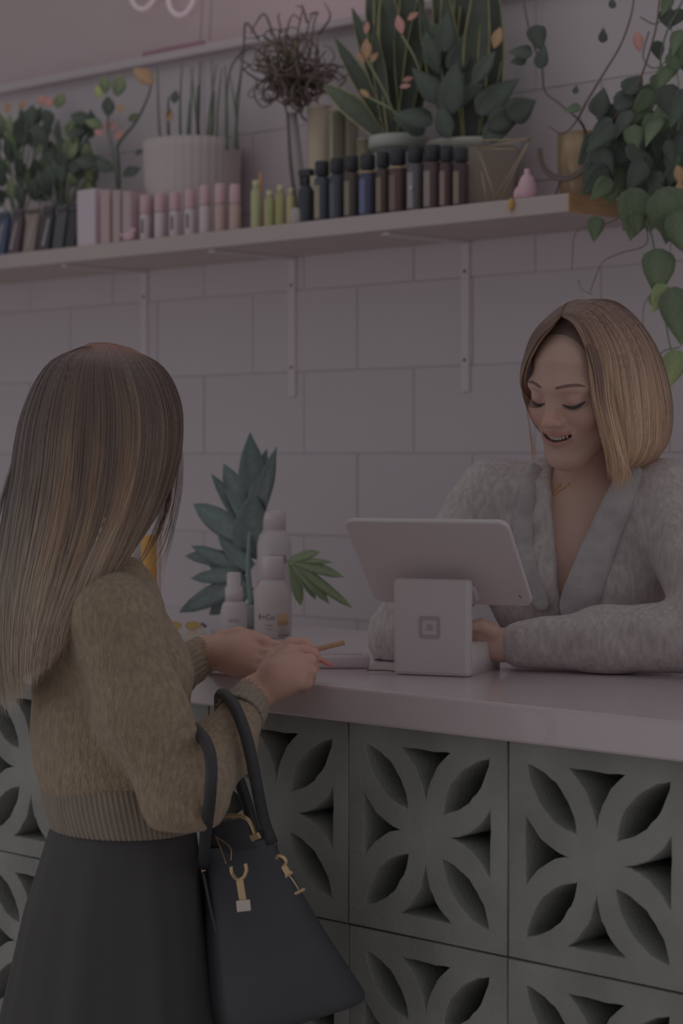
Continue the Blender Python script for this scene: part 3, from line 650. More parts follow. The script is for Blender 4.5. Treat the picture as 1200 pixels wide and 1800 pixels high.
cg = [cpx(g) for g in (
    [(238, 622, .05), (272, 645, .06), (298, 690, .07), (307, 745, .07), (306, 800, .06), (292, 850, .05), (272, 895, .04), (252, 925, .03)],
    [(232, 616, .01), (280, 650, .0), (305, 705, -.01), (309, 765, -.01), (298, 830, -.02), (272, 890, -.03), (240, 935, -.04), (212, 975, -.05)],
    [(215, 611, .0), (258, 650, -.05), (282, 725, -.075), (280, 810, -.085), (258, 885, -.085), (226, 955, -.085), (190, 1010, -.09), (158, 1055, -.10)],
    [(192, 606, .0), (212, 650, -.07), (228, 735, -.102), (222, 830, -.108), (198, 920, -.105), (162, 1000, -.115), (128, 1075, -.12), (105, 1140, -.115)],
    [(172, 605, .0), (162, 650, -.065), (160, 740, -.100), (152, 845, -.106), (132, 945, -.108), (104, 1045, -.115), (84, 1125, -.115), (74, 1195, -.105)],
    [(160, 606, .01), (120, 646, -.045), (98, 738, -.070), (86, 845, -.078), (68, 950, -.085), (48, 1055, -.085), (40, 1150, -.08), (44, 1235, -.07)],
    [(154, 608, .02), (94, 645, .0), (58, 735, -.01), (42, 845, -.02), (24, 950, -.03), (8, 1060, -.03), (8, 1160, -.03), (24, 1262, -.03)],
    [(155, 609, .04), (88, 648, .05), (46, 738, .06), (28, 845, .05), (8, 950, .04), (-12, 1060, .03), (-12, 1160, .02), (6, 1250, .01)],
    [(165, 610, .06), (110, 655, .11), (80, 745, .13), (62, 850, .12), (44, 960, .10), (26, 1070, .09), (14, 1160, .08), (16, 1220, .07)],
    [(200, 612, .06), (200, 660, .13), (195, 745, .16), (180, 850, .15), (150, 950, .14), (110, 1050, .13), (80, 1120, .12), (60, 1170, .11)],
    [(228, 618, .06), (262, 665, .12), (282, 745, .14), (276, 840, .13), (250, 920, .11), (215, 980, .10), (170, 1040, .10), (140, 1080, .10)])]
hull('hair', [cr(g, 60)[:53] for g in cg], 54, 420, ccol, pc)
ccap = s_ell((0, -.016, .030), (.076, .090, .086))
def ccapf(P):
    q = ((P-hO)@HC).astype(np.float32); d = ccap(q); return smax(d, (q[:, 1]*.86+(.062-q[:, 2])*1.0-.048)*.75-np.abs(q[:, 0])*.25, .01)
sdf_obj('hair', ccapf, hO-.14, hO+.14, .003, hairm, pc, lambda v: np.tile(vcol((56, 45, 42)), (len(v), 1)))
cenc = hw2(0, -.02, -.05)
v, q, c = strands(cg, 9500, 34, .0015, ccol, .009, .010, cenc, ends=.22); link('hair_strands', fastmesh(v, q, c), hairm, pc, True, 'stuff')
wisp = [cpx(g) for g in ([(300, 700, .0), (316, 780, -.01), (317, 860, .0), (300, 950, .01), (284, 1045, .02)], [(296, 700, .03), (310, 790, .03), (305, 870, .03), (285, 950, .03), (255, 1010, .03)], [(280, 700, .05), (300, 800, .05), (280, 900, .04), (250, 970, .03), (215, 1020, .02)])]
v, q, c = strands(wisp, 70, 20, .0010, lambda u, t, r: ccol(u*.1, t*.4+.4, r), .004, .012, cenc, ends=.3); link('hair_strands', fastmesh(v, q, c), hairm, pc, True, 'stuff')
wisp = [cpx(g) for g in ([(60, 720, .02), (25, 830, .02), (-2, 930, .02), (-20, 1040, .02)], [(40, 760, .04), (12, 860, .04), (-20, 960, .04), (-40, 1080, .04)])]
v, q, c = strands(wisp, 90, 20, .0010, lambda u, t, r: ccol(.6+u*.1, t*.5+.4, r), .006, .015, cenc, ends=.3); link('hair_strands', fastmesh(v, q, c), hairm, pc, True, 'stuff')
# ---- pen in her hand
pa, pz_ = aY(528, 1148, -.045), aY(605, 1129, .005)
pn = thing('pen', (pa+pz_)/2, 'thin golden pen held in the customer\'s right hand', 'pen')
G().tube(cr([pa, pa*.7+pz_*.3, pa*.1+pz_*.9, pz_], 16), [.0042]*13+[.0044, .0044, .003], 12).build('barrel', mat('pen_gold', (88, 70, 56), .3, metal=.5), pn)
G().tube([pa*.25+pz_*.75, pa*.23+pz_*.77], .0038, 12).build('ring', mat('pen_dark', (60, 48, 40), .4), pn)
# ================================================================ handbag hanging from the customer's forearm
leather = mat('black_leather', (38, 38, 41), .5, bump=(90, .25, .001), noise=(6, .08)); hgold = mat('pale_gold', (108, 92, 72), .3, metal=.55)
bag = thing('handbag', aY(500, 1700, -.22), 'black leather tote hanging from the customer\'s bent arm, pale gold fittings', 'bag')
ba = c2w(V(.95, 0, .30)); ba[2] = 0; ba /= np.linalg.norm(ba); bb = V(-ba[1], ba[0], 0)
secs = []
for (x, y, hw_, hd, tilt) in ((417, 1478, .046, .022, .006), (420, 1496, .049, .026, .008), (432, 1535, .058, .036, .006), (447, 1580, .068, .046, .0), (465, 1640, .082, .056, .0), (487, 1700, .095, .060, .0), (503, 1752, .103, .060, .008), (505, 1778, .098, .056, .016), (500, 1790, .08, .045, .02)):
    c = aY(x, y, -.20+(y-1478)*.00006); a = np.linspace(0, 2*math.pi, 56, endpoint=False); e = .42
    ca_, sa_ = np.sign(np.cos(a))*np.abs(np.cos(a))**e, np.sign(np.sin(a))*np.abs(np.sin(a))**e
    r = c+np.outer(ca_*hw_, ba)+np.outer(sa_*hd, bb); r[:, 2] += ca_*tilt; secs.append(r)
S = cr(np.stack(secs), 40); n = 56; vs = S.reshape(-1, 3); fs = [(j*n+i, (j+1)*n+i, (j+1)*n+(i+1) % n, j*n+(i+1) % n) for j in range(39) for i in range(n)]; fs.append(tuple(39*n+i for i in range(n)))
fs += [tuple(range(n-1, -1, -1))]
g = G(); g.add(vs, fs); g.build('bag_body', leather, bag)
def btube(name, pts, r, m, n=10, k=30, flat=None): return G().tube(cr([aY(*p) for p in pts], k), r, n, flat=flat).build(name, m, bag)
hleather = mat('handle_leather', (30, 30, 32), .55)
btube('handle', [(357, 1520, -.275), (361, 1470, -.32), (369, 1400, -.375), (371, 1340, -.375), (362, 1306, -.35), (347, 1286, -.31), (338, 1290, -.26), (352, 1400, -.19), (368, 1490, -.175)], .0082, hleather)
btube('handle', [(478, 1482, -.215), (463, 1440, -.225), (449, 1370, -.24), (434, 1300, -.245), (415, 1248, -.235), (398, 1224, -.20), (386, 1228, -.15), (396, 1300, -.12), (430, 1400, -.13), (450, 1475, -.15)], .0085, hleather)
btube('frame', [(380, 1442, -.235), (395, 1436, -.235), (418, 1434, -.232), (434, 1440, -.23), (442, 1452, -.228), (449, 1472, -.226)], .0032, hgold)
g = G(); p = [aY(x, y, v) for x, y, v in ((366, 1500, -.236), (380, 1446, -.236), (432, 1442, -.233), (452, 1492, -.230))]; q = [a+bb*.02 for a in p]
g.add(p+q, [(0, 1, 2, 3), (7, 6, 5, 4), (0, 4, 5, 1), (1, 5, 6, 2), (2, 6, 7, 3), (3, 7, 4, 0)]); g.build('top_flap', leather, bag, False)
btube('chain_cord', [(379, 1470, -.25), (388, 1492, -.256), (397, 1518, -.262)], .0008, hgold); btube('chain_cord', [(382, 1472, -.25), (404, 1490, -.256), (406, 1512, -.262)], .0008, hgold)
btube('clasp_ring', [(406, 1523, -.262), (408, 1536, -.263), (418, 1546, -.264), (428, 1542, -.263), (433, 1530, -.262), (431, 1518, -.262)], .0028, hgold)
def bbox(name, x0, y0, x1, y1, v, w_, m, th=.004):
    a, b = aY(x0, y0, v), aY(x1, y1, v); z = (b-a); L = np.linalg.norm(z); z /= L; xx = np.cross(z, FW); xx /= np.linalg.norm(xx); yy = np.cross(z, xx)
    return G().box((a+b)/2, (w_, th, L), R=np.stack([xx, yy, z], 1), bev=.001).build(name, m, bag, False)
bbox('clasp_bar', 421, 1546, 427, 1584, -.266, .010, hgold); bbox('clasp_block', 427, 1582, 429, 1602, -.270, .019, mat('pale_metal', (112, 102, 98), .3, metal=.5), .006)
btube('ring', [(486, 1509, -.245), (490, 1504, -.247), (499, 1508, -.247), (503, 1516, -.246), (497, 1524, -.245)], .0024, hgold)
bbox('buckle', 499, 1522, 508, 1538, -.247, .008, hgold); bbox('buckle_bar', 502, 1541, 513, 1533, -.247, .004, hgold)
btube('strap_wire', [(508, 1538, -.247), (518, 1552, -.247), (525, 1564, -.246)], .0009, hgold); bbox('buckle_bar', 519, 1571, 535, 1563, -.246, .004, hgold)
bbox('rivet', 354, 1513, 358, 1532, -.27, .006, hgold); bbox('rivet', 464, 1452, 470, 1468, -.214, .006, hgold); bbox('hinge', 441, 1474, 456, 1468, -.236, .009, hgold)
btube('piping', [(357, 1535, -.262), (366, 1580, -.268), (380, 1640, -.275)], .0022, leather)

# ================================================================ tablet stand on the worktop
white = mat('white_plastic', (101, 96, 97), .35); shadeg = mat('logo_grey', (84, 78, 80), .5); screen = mat('dark_glass', (46, 46, 48), .1)
T0 = aZ(690, 1186, 1.05); T1 = aZ(835, 1189, 1.05); T0[2] = T1[2] = 1.0502
tX = c2w(V(.93, 0, -.37)); tX[2] = 0; tX /= np.linalg.norm(tX); TWd = .121; tN = V(-tX[1], tX[0], 0)        # tN points away towards the woman
RTn = np.stack([tX, tN, V(0, 0, 1)], 1)
ts = thing('tablet_stand', (T0+T1)/2, 'white register stand holding a tilted white tablet, square emblem on back', 'tablet stand')
def tp(u, v, z): return T0+tX*u+tN*v+V(0, 0, z)
g = G(); g.box(tp(TWd/2, .012, .073), (TWd, .022, .146), R=RTn, bev=.006); g.build('back_plate', white, ts, False)
# foot: rounded slab running back under the screen
bm = bmesh.new(); bmesh.ops.create_cube(bm, size=1)
for v in bm.verts: v.co = Vector((v.co.x*TWd, v.co.y*.150, v.co.z*.048))
bmesh.ops.bevel(bm, geom=[e for e in bm.edges if abs(e.verts[0].co.x-e.verts[1].co.x) > .01 or abs(e.verts[0].co.z-e.verts[1].co.z) > .01], offset=.014, segments=5, affect='EDGES', profile=.5)
me = bpy.data.meshes.new('m'); bm.to_mesh(me); bm.free(); me.transform(Matrix.Translation(Vector(tp(TWd/2, .092, .0232)))@Matrix([list(r) for r in RTn]).to_4x4()); link('foot', me, white, ts)
# tablet shell
qa, qb = aD(598, 911, 0), 0
Cc = tp(TWd/2, .012, .146); dsc = math.radians(46)
tD = -V(0, 0, 1)*math.cos(dsc)+tN*math.sin(dsc); tM = np.cross(tX, tD)
bm = bmesh.new(); bmesh.ops.create_cube(bm, size=1)
for v in bm.verts: v.co = Vector((v.co.x*.258, v.co.y*.188, v.co.z*.009))
bmesh.ops.bevel(bm, geom=[e for e in bm.edges if abs(e.verts[0].co.z-e.verts[1].co.z) > .004], offset=.016, segments=6, affect='EDGES', profile=.5)
bmesh.ops.bevel(bm, geom=[e for e in bm.edges if abs(e.verts[0].co.z-e.verts[1].co.z) < .001], offset=.0025, segments=2, affect='EDGES', profile=.5)
me = bpy.data.meshes.new('m'); bm.to_mesh(me); bm.free()
tcen = CAM+ray(772, 988)*((Cc-CAM)@FW+.010)
RM = np.stack([tX, tD, tM], 1); MT = Matrix.Translation(Vector(tcen))@Matrix([list(r) for r in RM]).to_4x4(); me.transform(MT); tab = link('tablet', me, white, ts, False)
sgn = 1 if tM@(-FW) < 0 else -1
G().box(tcen+tM*sgn*.0052, (.225, .155, .0012), R=RM).build('screen', screen, tab, False)
G().box(tcen-tM*sgn*.009+tD*.06, (TWd*.8, .03, .010), R=RM, bev=.004).build('hinge_block', white, ts, False)
G().tube([tcen-tM*sgn*.0048+tX*.112+tD*.068, tcen-tM*sgn*.0048+tX*.114+tD*.074], .0012, 6).build('port', mat('port_dark', (62, 56, 56), .6), tab)
# emblem: rounded square ring with a square in its middle
def rrect(hw_, r, n=6):
    o = []
    for k, (sx, sy) in enumerate(((1, 1), (-1, 1), (-1, -1), (1, -1))):
        for i in range(n+1): a = math.pi/2*(k+i/n); o.append((sx*(hw_-r)+r*math.cos(a), sy*(hw_-r)+r*math.sin(a)))
    return o
def emb(name, outer, inner, c):
    g = G(); n = len(outer); P = lambda q, d: c+tX*q[0]+V(0, 0, 1)*q[1]-tN*d
    if inner: vs = [P(q, .0008) for q in outer]+[P(q, .0008) for q in inner]+[P(q, -.001) for q in outer]+[P(q, -.001) for q in inner]; fs = [(i, (i+1) % n, n+(i+1) % n, n+i) for i in range(n)]+[(2*n+i, 2*n+(i+1) % n, (i+1) % n, i) for i in range(n)]+[(n+i, n+(i+1) % n, 3*n+(i+1) % n, 3*n+i) for i in range(n)]
    else: vs = [P(q, .0008) for q in outer]+[P(q, -.001) for q in outer]; fs = [tuple(range(n))]+[(n+i, n+(i+1) % n, (i+1) % n, i) for i in range(n)]
    g.add(vs, fs); return g.build(name, shadeg, ts, False)
ec = tp(TWd*.488, 0, .0735); emb('emblem_ring', rrect(.0165, .004), rrect(.0118, .0022), ec); emb('emblem_dot', rrect(.0045, .0009), None, ec)
G().tube([tp(.006, .004, .004), tp(-.02, .03, .003), tp(-.05, .02, .003)], .0012, 6).build('cable', _M['port_dark'], ts)

# ================================================================ bottles and small things on the worktop
def px_lathe(g, cx, by, Yd, prof, zb=1.05, n=32):
    """profile given as (half width px, height px above base) at the depth of the base"""
    base = aY(cx, by, Yd); base[2] = zb; D = (base-CAM)@FW; k = D/F_PX
    return g.lathe(base, [(r*k, h*k) for r, h in prof], n), base, k
bwhite = mat('bottle_white', (98, 93, 95), .35); capw = mat('cap_glossy_white', (102, 96, 98), .25); ink = mat('ink', (66, 60, 62), .7); orange = mat('amber_print', (96, 77, 58), .6)
def text(name, s, base, k, cx_off, h, size, parent, m, rad):
    cu = bpy.data.curves.new('t', 'FONT'); cu.body = s; cu.size = size*k; cu.extrude = .0002; cu.align_x = 'CENTER'; t = bpy.data.objects.new('t', cu); COL.objects.link(t); bpy.context.view_layer.update()
    me = bpy.data.meshes.new_from_object(t.evaluated_get(bpy.context.evaluated_depsgraph_get())); bpy.data.objects.remove(t); me.materials.clear()
    nv = len(me.vertices); co = np.empty(nv*3, np.float32); me.vertices.foreach_get('co', co); co = co.reshape(-1, 3)
    an = (co[:, 0]+cx_off*k)/rad; vr = RT; vf = -FW*1.0; vf = vf-V(0, 0, 1)*vf[2]; vf /= np.linalg.norm(vf)
    out = base+np.outer(np.sin(an)*(rad+.0004), vr)+np.outer(np.cos(an)*(rad+.0004), vf)+np.outer(co[:, 1]+h*k, V(0, 0, 1)); me.vertices.foreach_set('co', out.astype(np.float32).ravel()); me.update()
    return link(name, me, m, parent, False)
def patch(name, base, k, rad, a0, a1, h0, h1, m, parent):
    vf = -FW; vf = vf-V(0, 0, 1)*vf[2]; vf /= np.linalg.norm(vf); vs = []; n = 10
    for i in range(n+1):
        a = a0+(a1-a0)*i/n
        for rr in (rad+.0005, rad-.001):
            for h in (h0, h1): vs.append(base+RT*math.sin(a)*rr+vf*math.cos(a)*rr+V(0, 0, h*k))
    fs = []
    for i in range(n): b = i*4; fs += [(b, b+4, b+5, b+1), (b+1, b+5, b+7, b+3), (b+2, b+3, b+7, b+6), (b, b+2, b+6, b+4)]
    return link(name, mesh(vs, fs), m, parent)
b1 = aZ(482, 1104, 1.05); t = thing('spray_can', b1, 'tall white aerosol can with domed cap, tallest on worktop', 'can')
g, bs, k = px_lathe(G(), 482, 1104, b1[1], [(29, 0), (30.5, 2), (30.5, 148), (27, 163), (20, 172)]); g.build('body', bwhite, t)
g, _, _ = px_lathe(G(), 482, 1104, b1[1], [(20.5, 170), (20.5, 202), (19.5, 206), (17, 207.5), (1, 208)]); g.build('cap', capw, t)
g, _, _ = px_lathe(G(), 482, 1104, b1[1], [(21.6, 169), (21.6, 172), (20.4, 172.5)]); g.build('cap_rim', bwhite, t)
patch('side_print', bs, k, 30.6*k, -.2, .75, 118, 130, mat('print_brown', (76, 66, 64), .7), t)
b2 = aZ(479, 1120, 1.05); t = thing('lotion_bottle', b2, 'white round shouldered bottle with black lettering and amber patch, in front of the tall can', 'bottle')
g, bs, k = px_lathe(G(), 479, 1120, b2[1], [(30, 0), (32, 2), (32.5, 66), (31, 80), (26, 92), (21, 99), (20, 101)]); g.build('body', mat('bottle_warm', (96, 90, 90), .4), t)
g, _, _ = px_lathe(G(), 479, 1120, b2[1], [(20, 101), (19.5, 140), (18.5, 142), (1, 142.5)]); g.build('cap', capw, t)
text('lettering', 'R+Co', bs, k, -11, 33, 13, t, ink, 32.6*k); text('small_print', 'SEA SPRAY', bs, k, -6, 23, 3.6, t, ink, 32.6*k) if False else patch('small_print', bs, k, 32.6*k, -.35, .02, 22.5, 23.6, ink, t)
patch('small_print', bs, k, 32.6*k, -.22, -.03, 15.5, 16.3, ink, t); patch('amber_patch', bs, k, 32.6*k, .33, .98, 23, 42, orange, t); patch('fine_marks', bs, k, 32.6*k, .33, .95, 4, 6.5, ink, t)
for a in (.42, .6, .8): patch('fine_marks', bs, k, 32.6*k, a, a+.03, 5, 22, mat('mark_brown', (80, 70, 62), .7), t)
b3 = aZ(412, 1110, 1.05); t = thing('spray_bottle', b3, 'small white spray bottle with slim cap, left of the lettered bottle', 'bottle')
g, bs, k = px_lathe(G(), 411, 1110, b3[1], [(22, 0), (23, 2), (23.5, 34), (21, 46), (17, 53)]); g.build('body', bwhite, t)
g, _, _ = px_lathe(G(), 411, 1110, b3[1], [(15.5, 53), (15.5, 78), (12.5, 79), (12, 102), (11, 104), (1, 104.5)]); g.build('cap', capw, t)
text('lettering', 'R+Co', bs, k, 2, 18, 8, t, mat('ink_pale', (82, 76, 78), .7), 23.5*k)
# amber cylinder with white label, seen past her hair
b4 = aZ(262, 1062, 1.05); b4 = V(-1.40, .62, 1.05); t = thing('amber_bottle', b4, 'amber yellow cylinder with pale collar beside the customer\'s hair', 'bottle')
ax_ = aY(262, 1000, .62); ax_[2] = 1.05; g = G().lathe(ax_, [(.0155, 0), (.0165, .002), (.0165, .168), (.014, .172), (.001, .173)], 28); g.build('body', mat('amber', (104, 78, 42), .35), t)
G().lathe(ax_, [(.0172, .02), (.0172, .045), (.016, .045)], 28).build('band', bwhite, t)
a0 = aY(229, 1000, .66); a0[2] = 1.05; t2 = thing('white_canister', a0, 'white canister behind the amber cylinder, mostly covered by hair', 'canister'); G().lathe(a0, [(.024, 0), (.026, .003), (.026, .12), (.0275, .122), (.0275, .155), (.025, .158), (.001, .159)], 28).build('body', bwhite, t2)
G().lathe(a0, [(.0265, .03), (.0265, .08), (.026, .08)], 28).build('label', mat('label_pale', (104, 98, 100), .6), t2)
st = aY(281, 1000, .62); st[2] = 1.05; t3 = thing('reed_stick', st, 'thin upright brown reed beside the amber cylinder', 'stick'); G().tube(cr([st, st+V(.0, 0, .1), st+V(.002, 0, .20)], 12), .0016, 6).build('reed', mat('reed', (88, 66, 52), .7), t3)
# rounded clear tinted glasses lying on the top
c = aZ(322, 1108, 1.05); t = thing('sunglasses', c, 'folded yellow tinted glasses with dark tip lying by the customer\'s cuff', 'sunglasses'); gl = mat('yellow_lens', (98, 86, 50), .2); fr_ = mat('glasses_frame', (92, 76, 60), .4)
for s in (-.018, .018):
    a = np.linspace(0, 2*math.pi, 24); ctr = c+RT*s+V(0, 0, .009); G().tube(np.stack([ctr+RT*.014*math.cos(x)+V(0, 0, 1)*.0075*math.sin(x) for x in a]), .0011, 6).build('rim', fr_, t)
    g = G(); g.add([ctr+RT*.0135*math.cos(x)+V(0, 0, 1)*.007*math.sin(x)+FW*d for d in (-.0006, .0006) for x in a[:-1]], [tuple(range(23)), tuple(range(45, 22, -1))]); g.build('lens', gl, t)
G().tube(cr([c+RT*.034+V(0, 0, .013), c+RT*.036+FW*.03+V(0, 0, .010), c+RT*.030+FW*.06+V(0, 0, .003)], 10), .0012, 6).build('arm', fr_, t)
G().tube([c+RT*.034+V(0, 0, .014), c+RT*.044+V(0, 0, .006)], .0028, 8).build('arm_tip', mat('dark_tip', (50, 46, 46), .5), t)
# card reader and cup between the hands and the stand
c = aZ(600, 1176, 1.05); t = thing('card_reader', c, 'low white rounded card reader on the worktop between pen and tablet stand', 'card reader')
G().box(c+V(0, 0, .011)+FW*.03, (.088, .06, .022), R=np.stack([RT, V(-RT[1], RT[0], 0), V(0, 0, 1)], 1), bev=.007).build('case', mat('reader_white', (100, 92, 95), .35), t)
G().box(c+V(0, 0, .0225)+FW*.03, (.066, .044, .001), R=np.stack([RT, V(-RT[1], RT[0], 0), V(0, 0, 1)], 1), bev=.0003).build('pad', mat('reader_pad', (94, 87, 90), .4), t)
# ================================================================ leaves and plants
def leaf_mesh(name, prof, m, fold=.25, droop=.25, c0=(60, 70, 58), c1=None, n=9, edge=None, wav=0, th=.012):
    """unit leaf: runs along +y from 0 to 1, half widths from prof, thickness given"""
    ys = np.linspace(0, 1, n); w_ = np.interp(ys, *zip(*prof)); vs = []; cs = []; us = [-1, -.8, 0, .8, 1] if edge else [-1, -.5, 0, .5, 1]
    ca, cb_ = vcol(c0), vcol(c1 or c0)
    for side in (1, -1):
        for i, y in enumerate(ys):
            for u in us:
                z = fold*abs(u)*w_[i]-droop*y*y+wav*math.sin(y*14+u*2)*abs(u); vs.append((u*w_[i], y, z+side*th*.5*(1-abs(u)*.9)))
                c = ca*(1-y)+cb_*y; 
                if edge and abs(u) > .9: c = vcol(edge)
                if u == 0: c = c*1.18
                cs.append(c)
    k = 5; N = n*k; fs = []
    for i in range(n-1):
        for j in range(k-1): a = i*k+j; fs.append((a, a+1, a+k+1, a+k)); fs.append((N+a, N+a+k, N+a+k+1, N+a+1))
        for j in (0, k-1): a = i*k+j; q = (a, a+k, N+a+k, N+a); fs.append(q if j == 0 else q[::-1])
    me = mesh(vs, fs, np.array(cs)); me.name = name; me.materials.append(m); me.shade_smooth(); return me
leafm = mat('leaf', attr=True, rough=.45, noise=(12, .12), bump=(30, .15, .002))
def put(parent, me, base, d, nrm, L, W=None, name='leaf'):
    o = bpy.data.objects.new(name, me); COL.objects.link(o); d = np.asarray(d, float); d = d/np.linalg.norm(d); nrm = np.asarray(nrm, float)
    x = np.cross(d, nrm); x /= np.linalg.norm(x)+1e-9; z = np.cross(x, d); W = W or L
    M = np.eye(4); M[:3, 0] = x*W; M[:3, 1] = d*L; M[:3, 2] = z*(W+L)/2; M[:3, 3] = base
    o.parent = parent; o.matrix_parent_inverse = Matrix.Translation(-parent.location); o.matrix_basis = Matrix(M.tolist()); return o
OV = [(0, .02), (.12, .16), (.35, .30), (.55, .31), (.8, .18), (1, .01)]
HEART = [(0, .10), (.06, .30), (.22, .42), (.45, .40), (.7, .24), (.9, .08), (1, .005)]
SWD = [(0, .030), (.25, .055), (.6, .065), (.85, .040), (1, .003)]
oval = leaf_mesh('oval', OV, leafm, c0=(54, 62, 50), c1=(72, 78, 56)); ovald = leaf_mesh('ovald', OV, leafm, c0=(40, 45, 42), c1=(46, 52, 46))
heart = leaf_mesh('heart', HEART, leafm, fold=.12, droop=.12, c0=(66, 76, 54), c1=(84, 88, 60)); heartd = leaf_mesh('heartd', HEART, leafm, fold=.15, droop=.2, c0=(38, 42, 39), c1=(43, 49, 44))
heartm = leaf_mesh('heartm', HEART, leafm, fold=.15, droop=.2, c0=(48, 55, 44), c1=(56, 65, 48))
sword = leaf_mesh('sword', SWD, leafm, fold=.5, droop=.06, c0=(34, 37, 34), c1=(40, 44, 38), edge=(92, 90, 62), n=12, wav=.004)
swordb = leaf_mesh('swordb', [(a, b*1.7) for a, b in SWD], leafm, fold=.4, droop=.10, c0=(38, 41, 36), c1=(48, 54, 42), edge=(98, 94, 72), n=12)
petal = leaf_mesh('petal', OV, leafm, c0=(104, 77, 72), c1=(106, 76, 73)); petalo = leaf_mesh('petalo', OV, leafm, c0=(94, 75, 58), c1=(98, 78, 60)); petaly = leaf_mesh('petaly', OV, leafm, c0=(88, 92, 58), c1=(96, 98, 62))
potw = mat('pot_white', (98, 91, 92), .5); stemm = mat('stem_green', (58, 64, 54), .6); stemb = mat('stem_brown', (60, 52, 50), .7); soil = mat('soil', (46, 42, 40), .9); wirem = mat('wire_gold', (86, 78, 66), .4, metal=.4)
SZ = 1.9052
def onshelf(x, Yd, y=330):
    b = aY(x, y, Yd); b[2] = SZ; return b
def ppx(Yd): return lambda x, y: aY(x, y, Yd)
def rnd(a, b): return random.uniform(a, b)
def scr(dx, dy, dz=0): return c2w(V(dx, dy, dz))
# -- row 1: dark pouches at the far left
pcols = [((50, 56, 70), 'navy'), ((58, 50, 54), 'plum'), ((86, 76, 72), 'beige topped'), ((48, 46, 50), 'charcoal'), ((54, 54, 56), 'dark grey'), ((42, 42, 44), 'black')]
for i, (x, top, w_) in enumerate(((8, 372, .023), (33, 368, .022), (60, 364, .024), (86, 362, .022), (111, 360, .021), (133, 358, .019))):
    b = onshelf(x, 1.20); cc, nmc = pcols[i]; h = (aY(x, top, 1.20)-b)[2]
    pos = ['leftmost in the frame', 'second from the left edge', 'third from the left edge', 'fourth from the left edge', 'fifth from the left edge', 'beside the pale boxes'][i]
    t = thing('foil_pouch', b, 'upright %s foil pouch on the shelf, %s' % (nmc, pos), 'pouch', 'foil pouches at the left end of the shelf')
    m = mat('pouch_'+nmc.replace(' ', '_'), tuple(v-9 for v in cc), .3, bump=(40, .3, .003)); g = G(); vs = []; 
    for j, z in enumerate((0, .3, .7, .93, 1)):
        hw_, hd = w_, .020*(1-z)+.0016
        for u, v_ in ((-1, -1), (1, -1), (1, 1), (-1, 1)): vs.append(b+V(u*hw_*(.93+.07*z), v_*hd, z*h))
    g.add(vs, [(j*4+k, j*4+(k+1) % 4, (j+1)*4+(k+1) % 4, (j+1)*4+k) for j in range(4) for k in range(4)]+[(3, 2, 1, 0), (16, 17, 18, 19)]); pch = g.build('pouch', m, t, False)
    g = G().box(b+V(0, -.0012-.004, h*.90), (w_*1.9, .004, h*.07)); g.build('seal', mat('seal_dark', (42, 40, 42), .4), pch, False)
    if i in (0, 1, 2, 3):
        g = G(); a = V(rnd(-.01, .006), 0, 0); g.add([b+a+V(-.006, -.020, h*.12), b+a+V(.004, -.020, h*.12), b+a+V(.014, -.0085, h*.72), b+a+V(.006, -.0085, h*.72)], [(0, 1, 2, 3)]); g.build('label_stripe', mat('pouch_label', (86, 82, 86), .3), pch, False)
# -- pale boxes
for i, (x, y1, w_, cc, lb) in enumerate(((162, 335, .070, (106, 98, 104), 'white carton, widest of the pale cartons beside the dark pouches'), (195, 336, .034, (98, 84, 84), 'rose carton directly right of the wide white carton'), (215, 336, .028, (94, 84, 84), 'narrow grey rose carton in the middle of the carton row'), (233, 338, .030, (96, 84, 86), 'rose carton at the right end of the row beside the pink bottles'))):
    b = onshelf(x, 1.19); h = (aY(x, y1, 1.19)-b)[2]; t = thing('carton', b, lb, 'box', 'pale cartons on the shelf')
    G().box(b+V(0, 0, h/2), (w_, .04, h), bev=.001).build('box', mat('carton%d' % i, cc, .6), t, False); G().box(b+V(0, 0, h+.0008), (w_*.96, .036, .0012)).build('lid', mat('carton%d' % i, cc), t, False)
# small pale pink bird ornament by the cartons
b = onshelf(226, 1.165, 400); t = thing('bird_ornament', b, 'tiny pale pink bird ornament on the shelf edge before the cartons', 'ornament'); pinkc = mat('pink_ceramic', (112, 90, 96), .35)
sdf_obj('bird', su([s_ell(b+V(0, 0, .012), (.018, .010, .011)), (s_ell(b+V(.016, 0, .026), (.007, .007, .007)), .008), s_cap(b+V(-.012, 0, .012), b+V(-.034, 0, .022), .005, .002), s_cap(b+V(.02, 0, .026), b+V(.027, 0, .025), .002, .0006)], .006), b-.045, b+.05, .0022, pinkc, t)
# -- pink capped bottles
names_ = ['leftmost', 'second', 'third', 'fourth', 'fifth', 'sixth', 'rightmost']
for i, (x, top) in enumerate(((255, 343), (281, 340), (307, 337), (334, 333), (360, 326), (387, 323), (413, 324))):
    b = onshelf(x, 1.19); h = (aY(x, top, 1.19)-b)[2]; t = thing('pink_capped_bottle', b, 'small bottle with rose cap, %s of the seven in front of the white fluted pot' % names_[i], 'bottle', 'rose capped bottles')
    G().lathe(b, [(.0125, 0), (.0135, .002), (.0135, h*.56), (.010, h*.60)], 20).build('body', mat('rose_body%d' % (i > 4), (104, 97, 100) if i < 5 else (98, 84, 82), .3), t)
    G().lathe(b, [(.0125, h*.60), (.0135, h*.62), (.0128, h*.97), (.010, h), (.001, h)], 20).build('cap', mat('rose_cap', (106, 88, 92), .4), t)
    if i in (0, 2, 3): G().box(b+V(.004, -.0137, h*.32), (.006, .001, h*.3)).build('label_mark', mat('mark_dark', (56, 52, 56), .7), t, False)
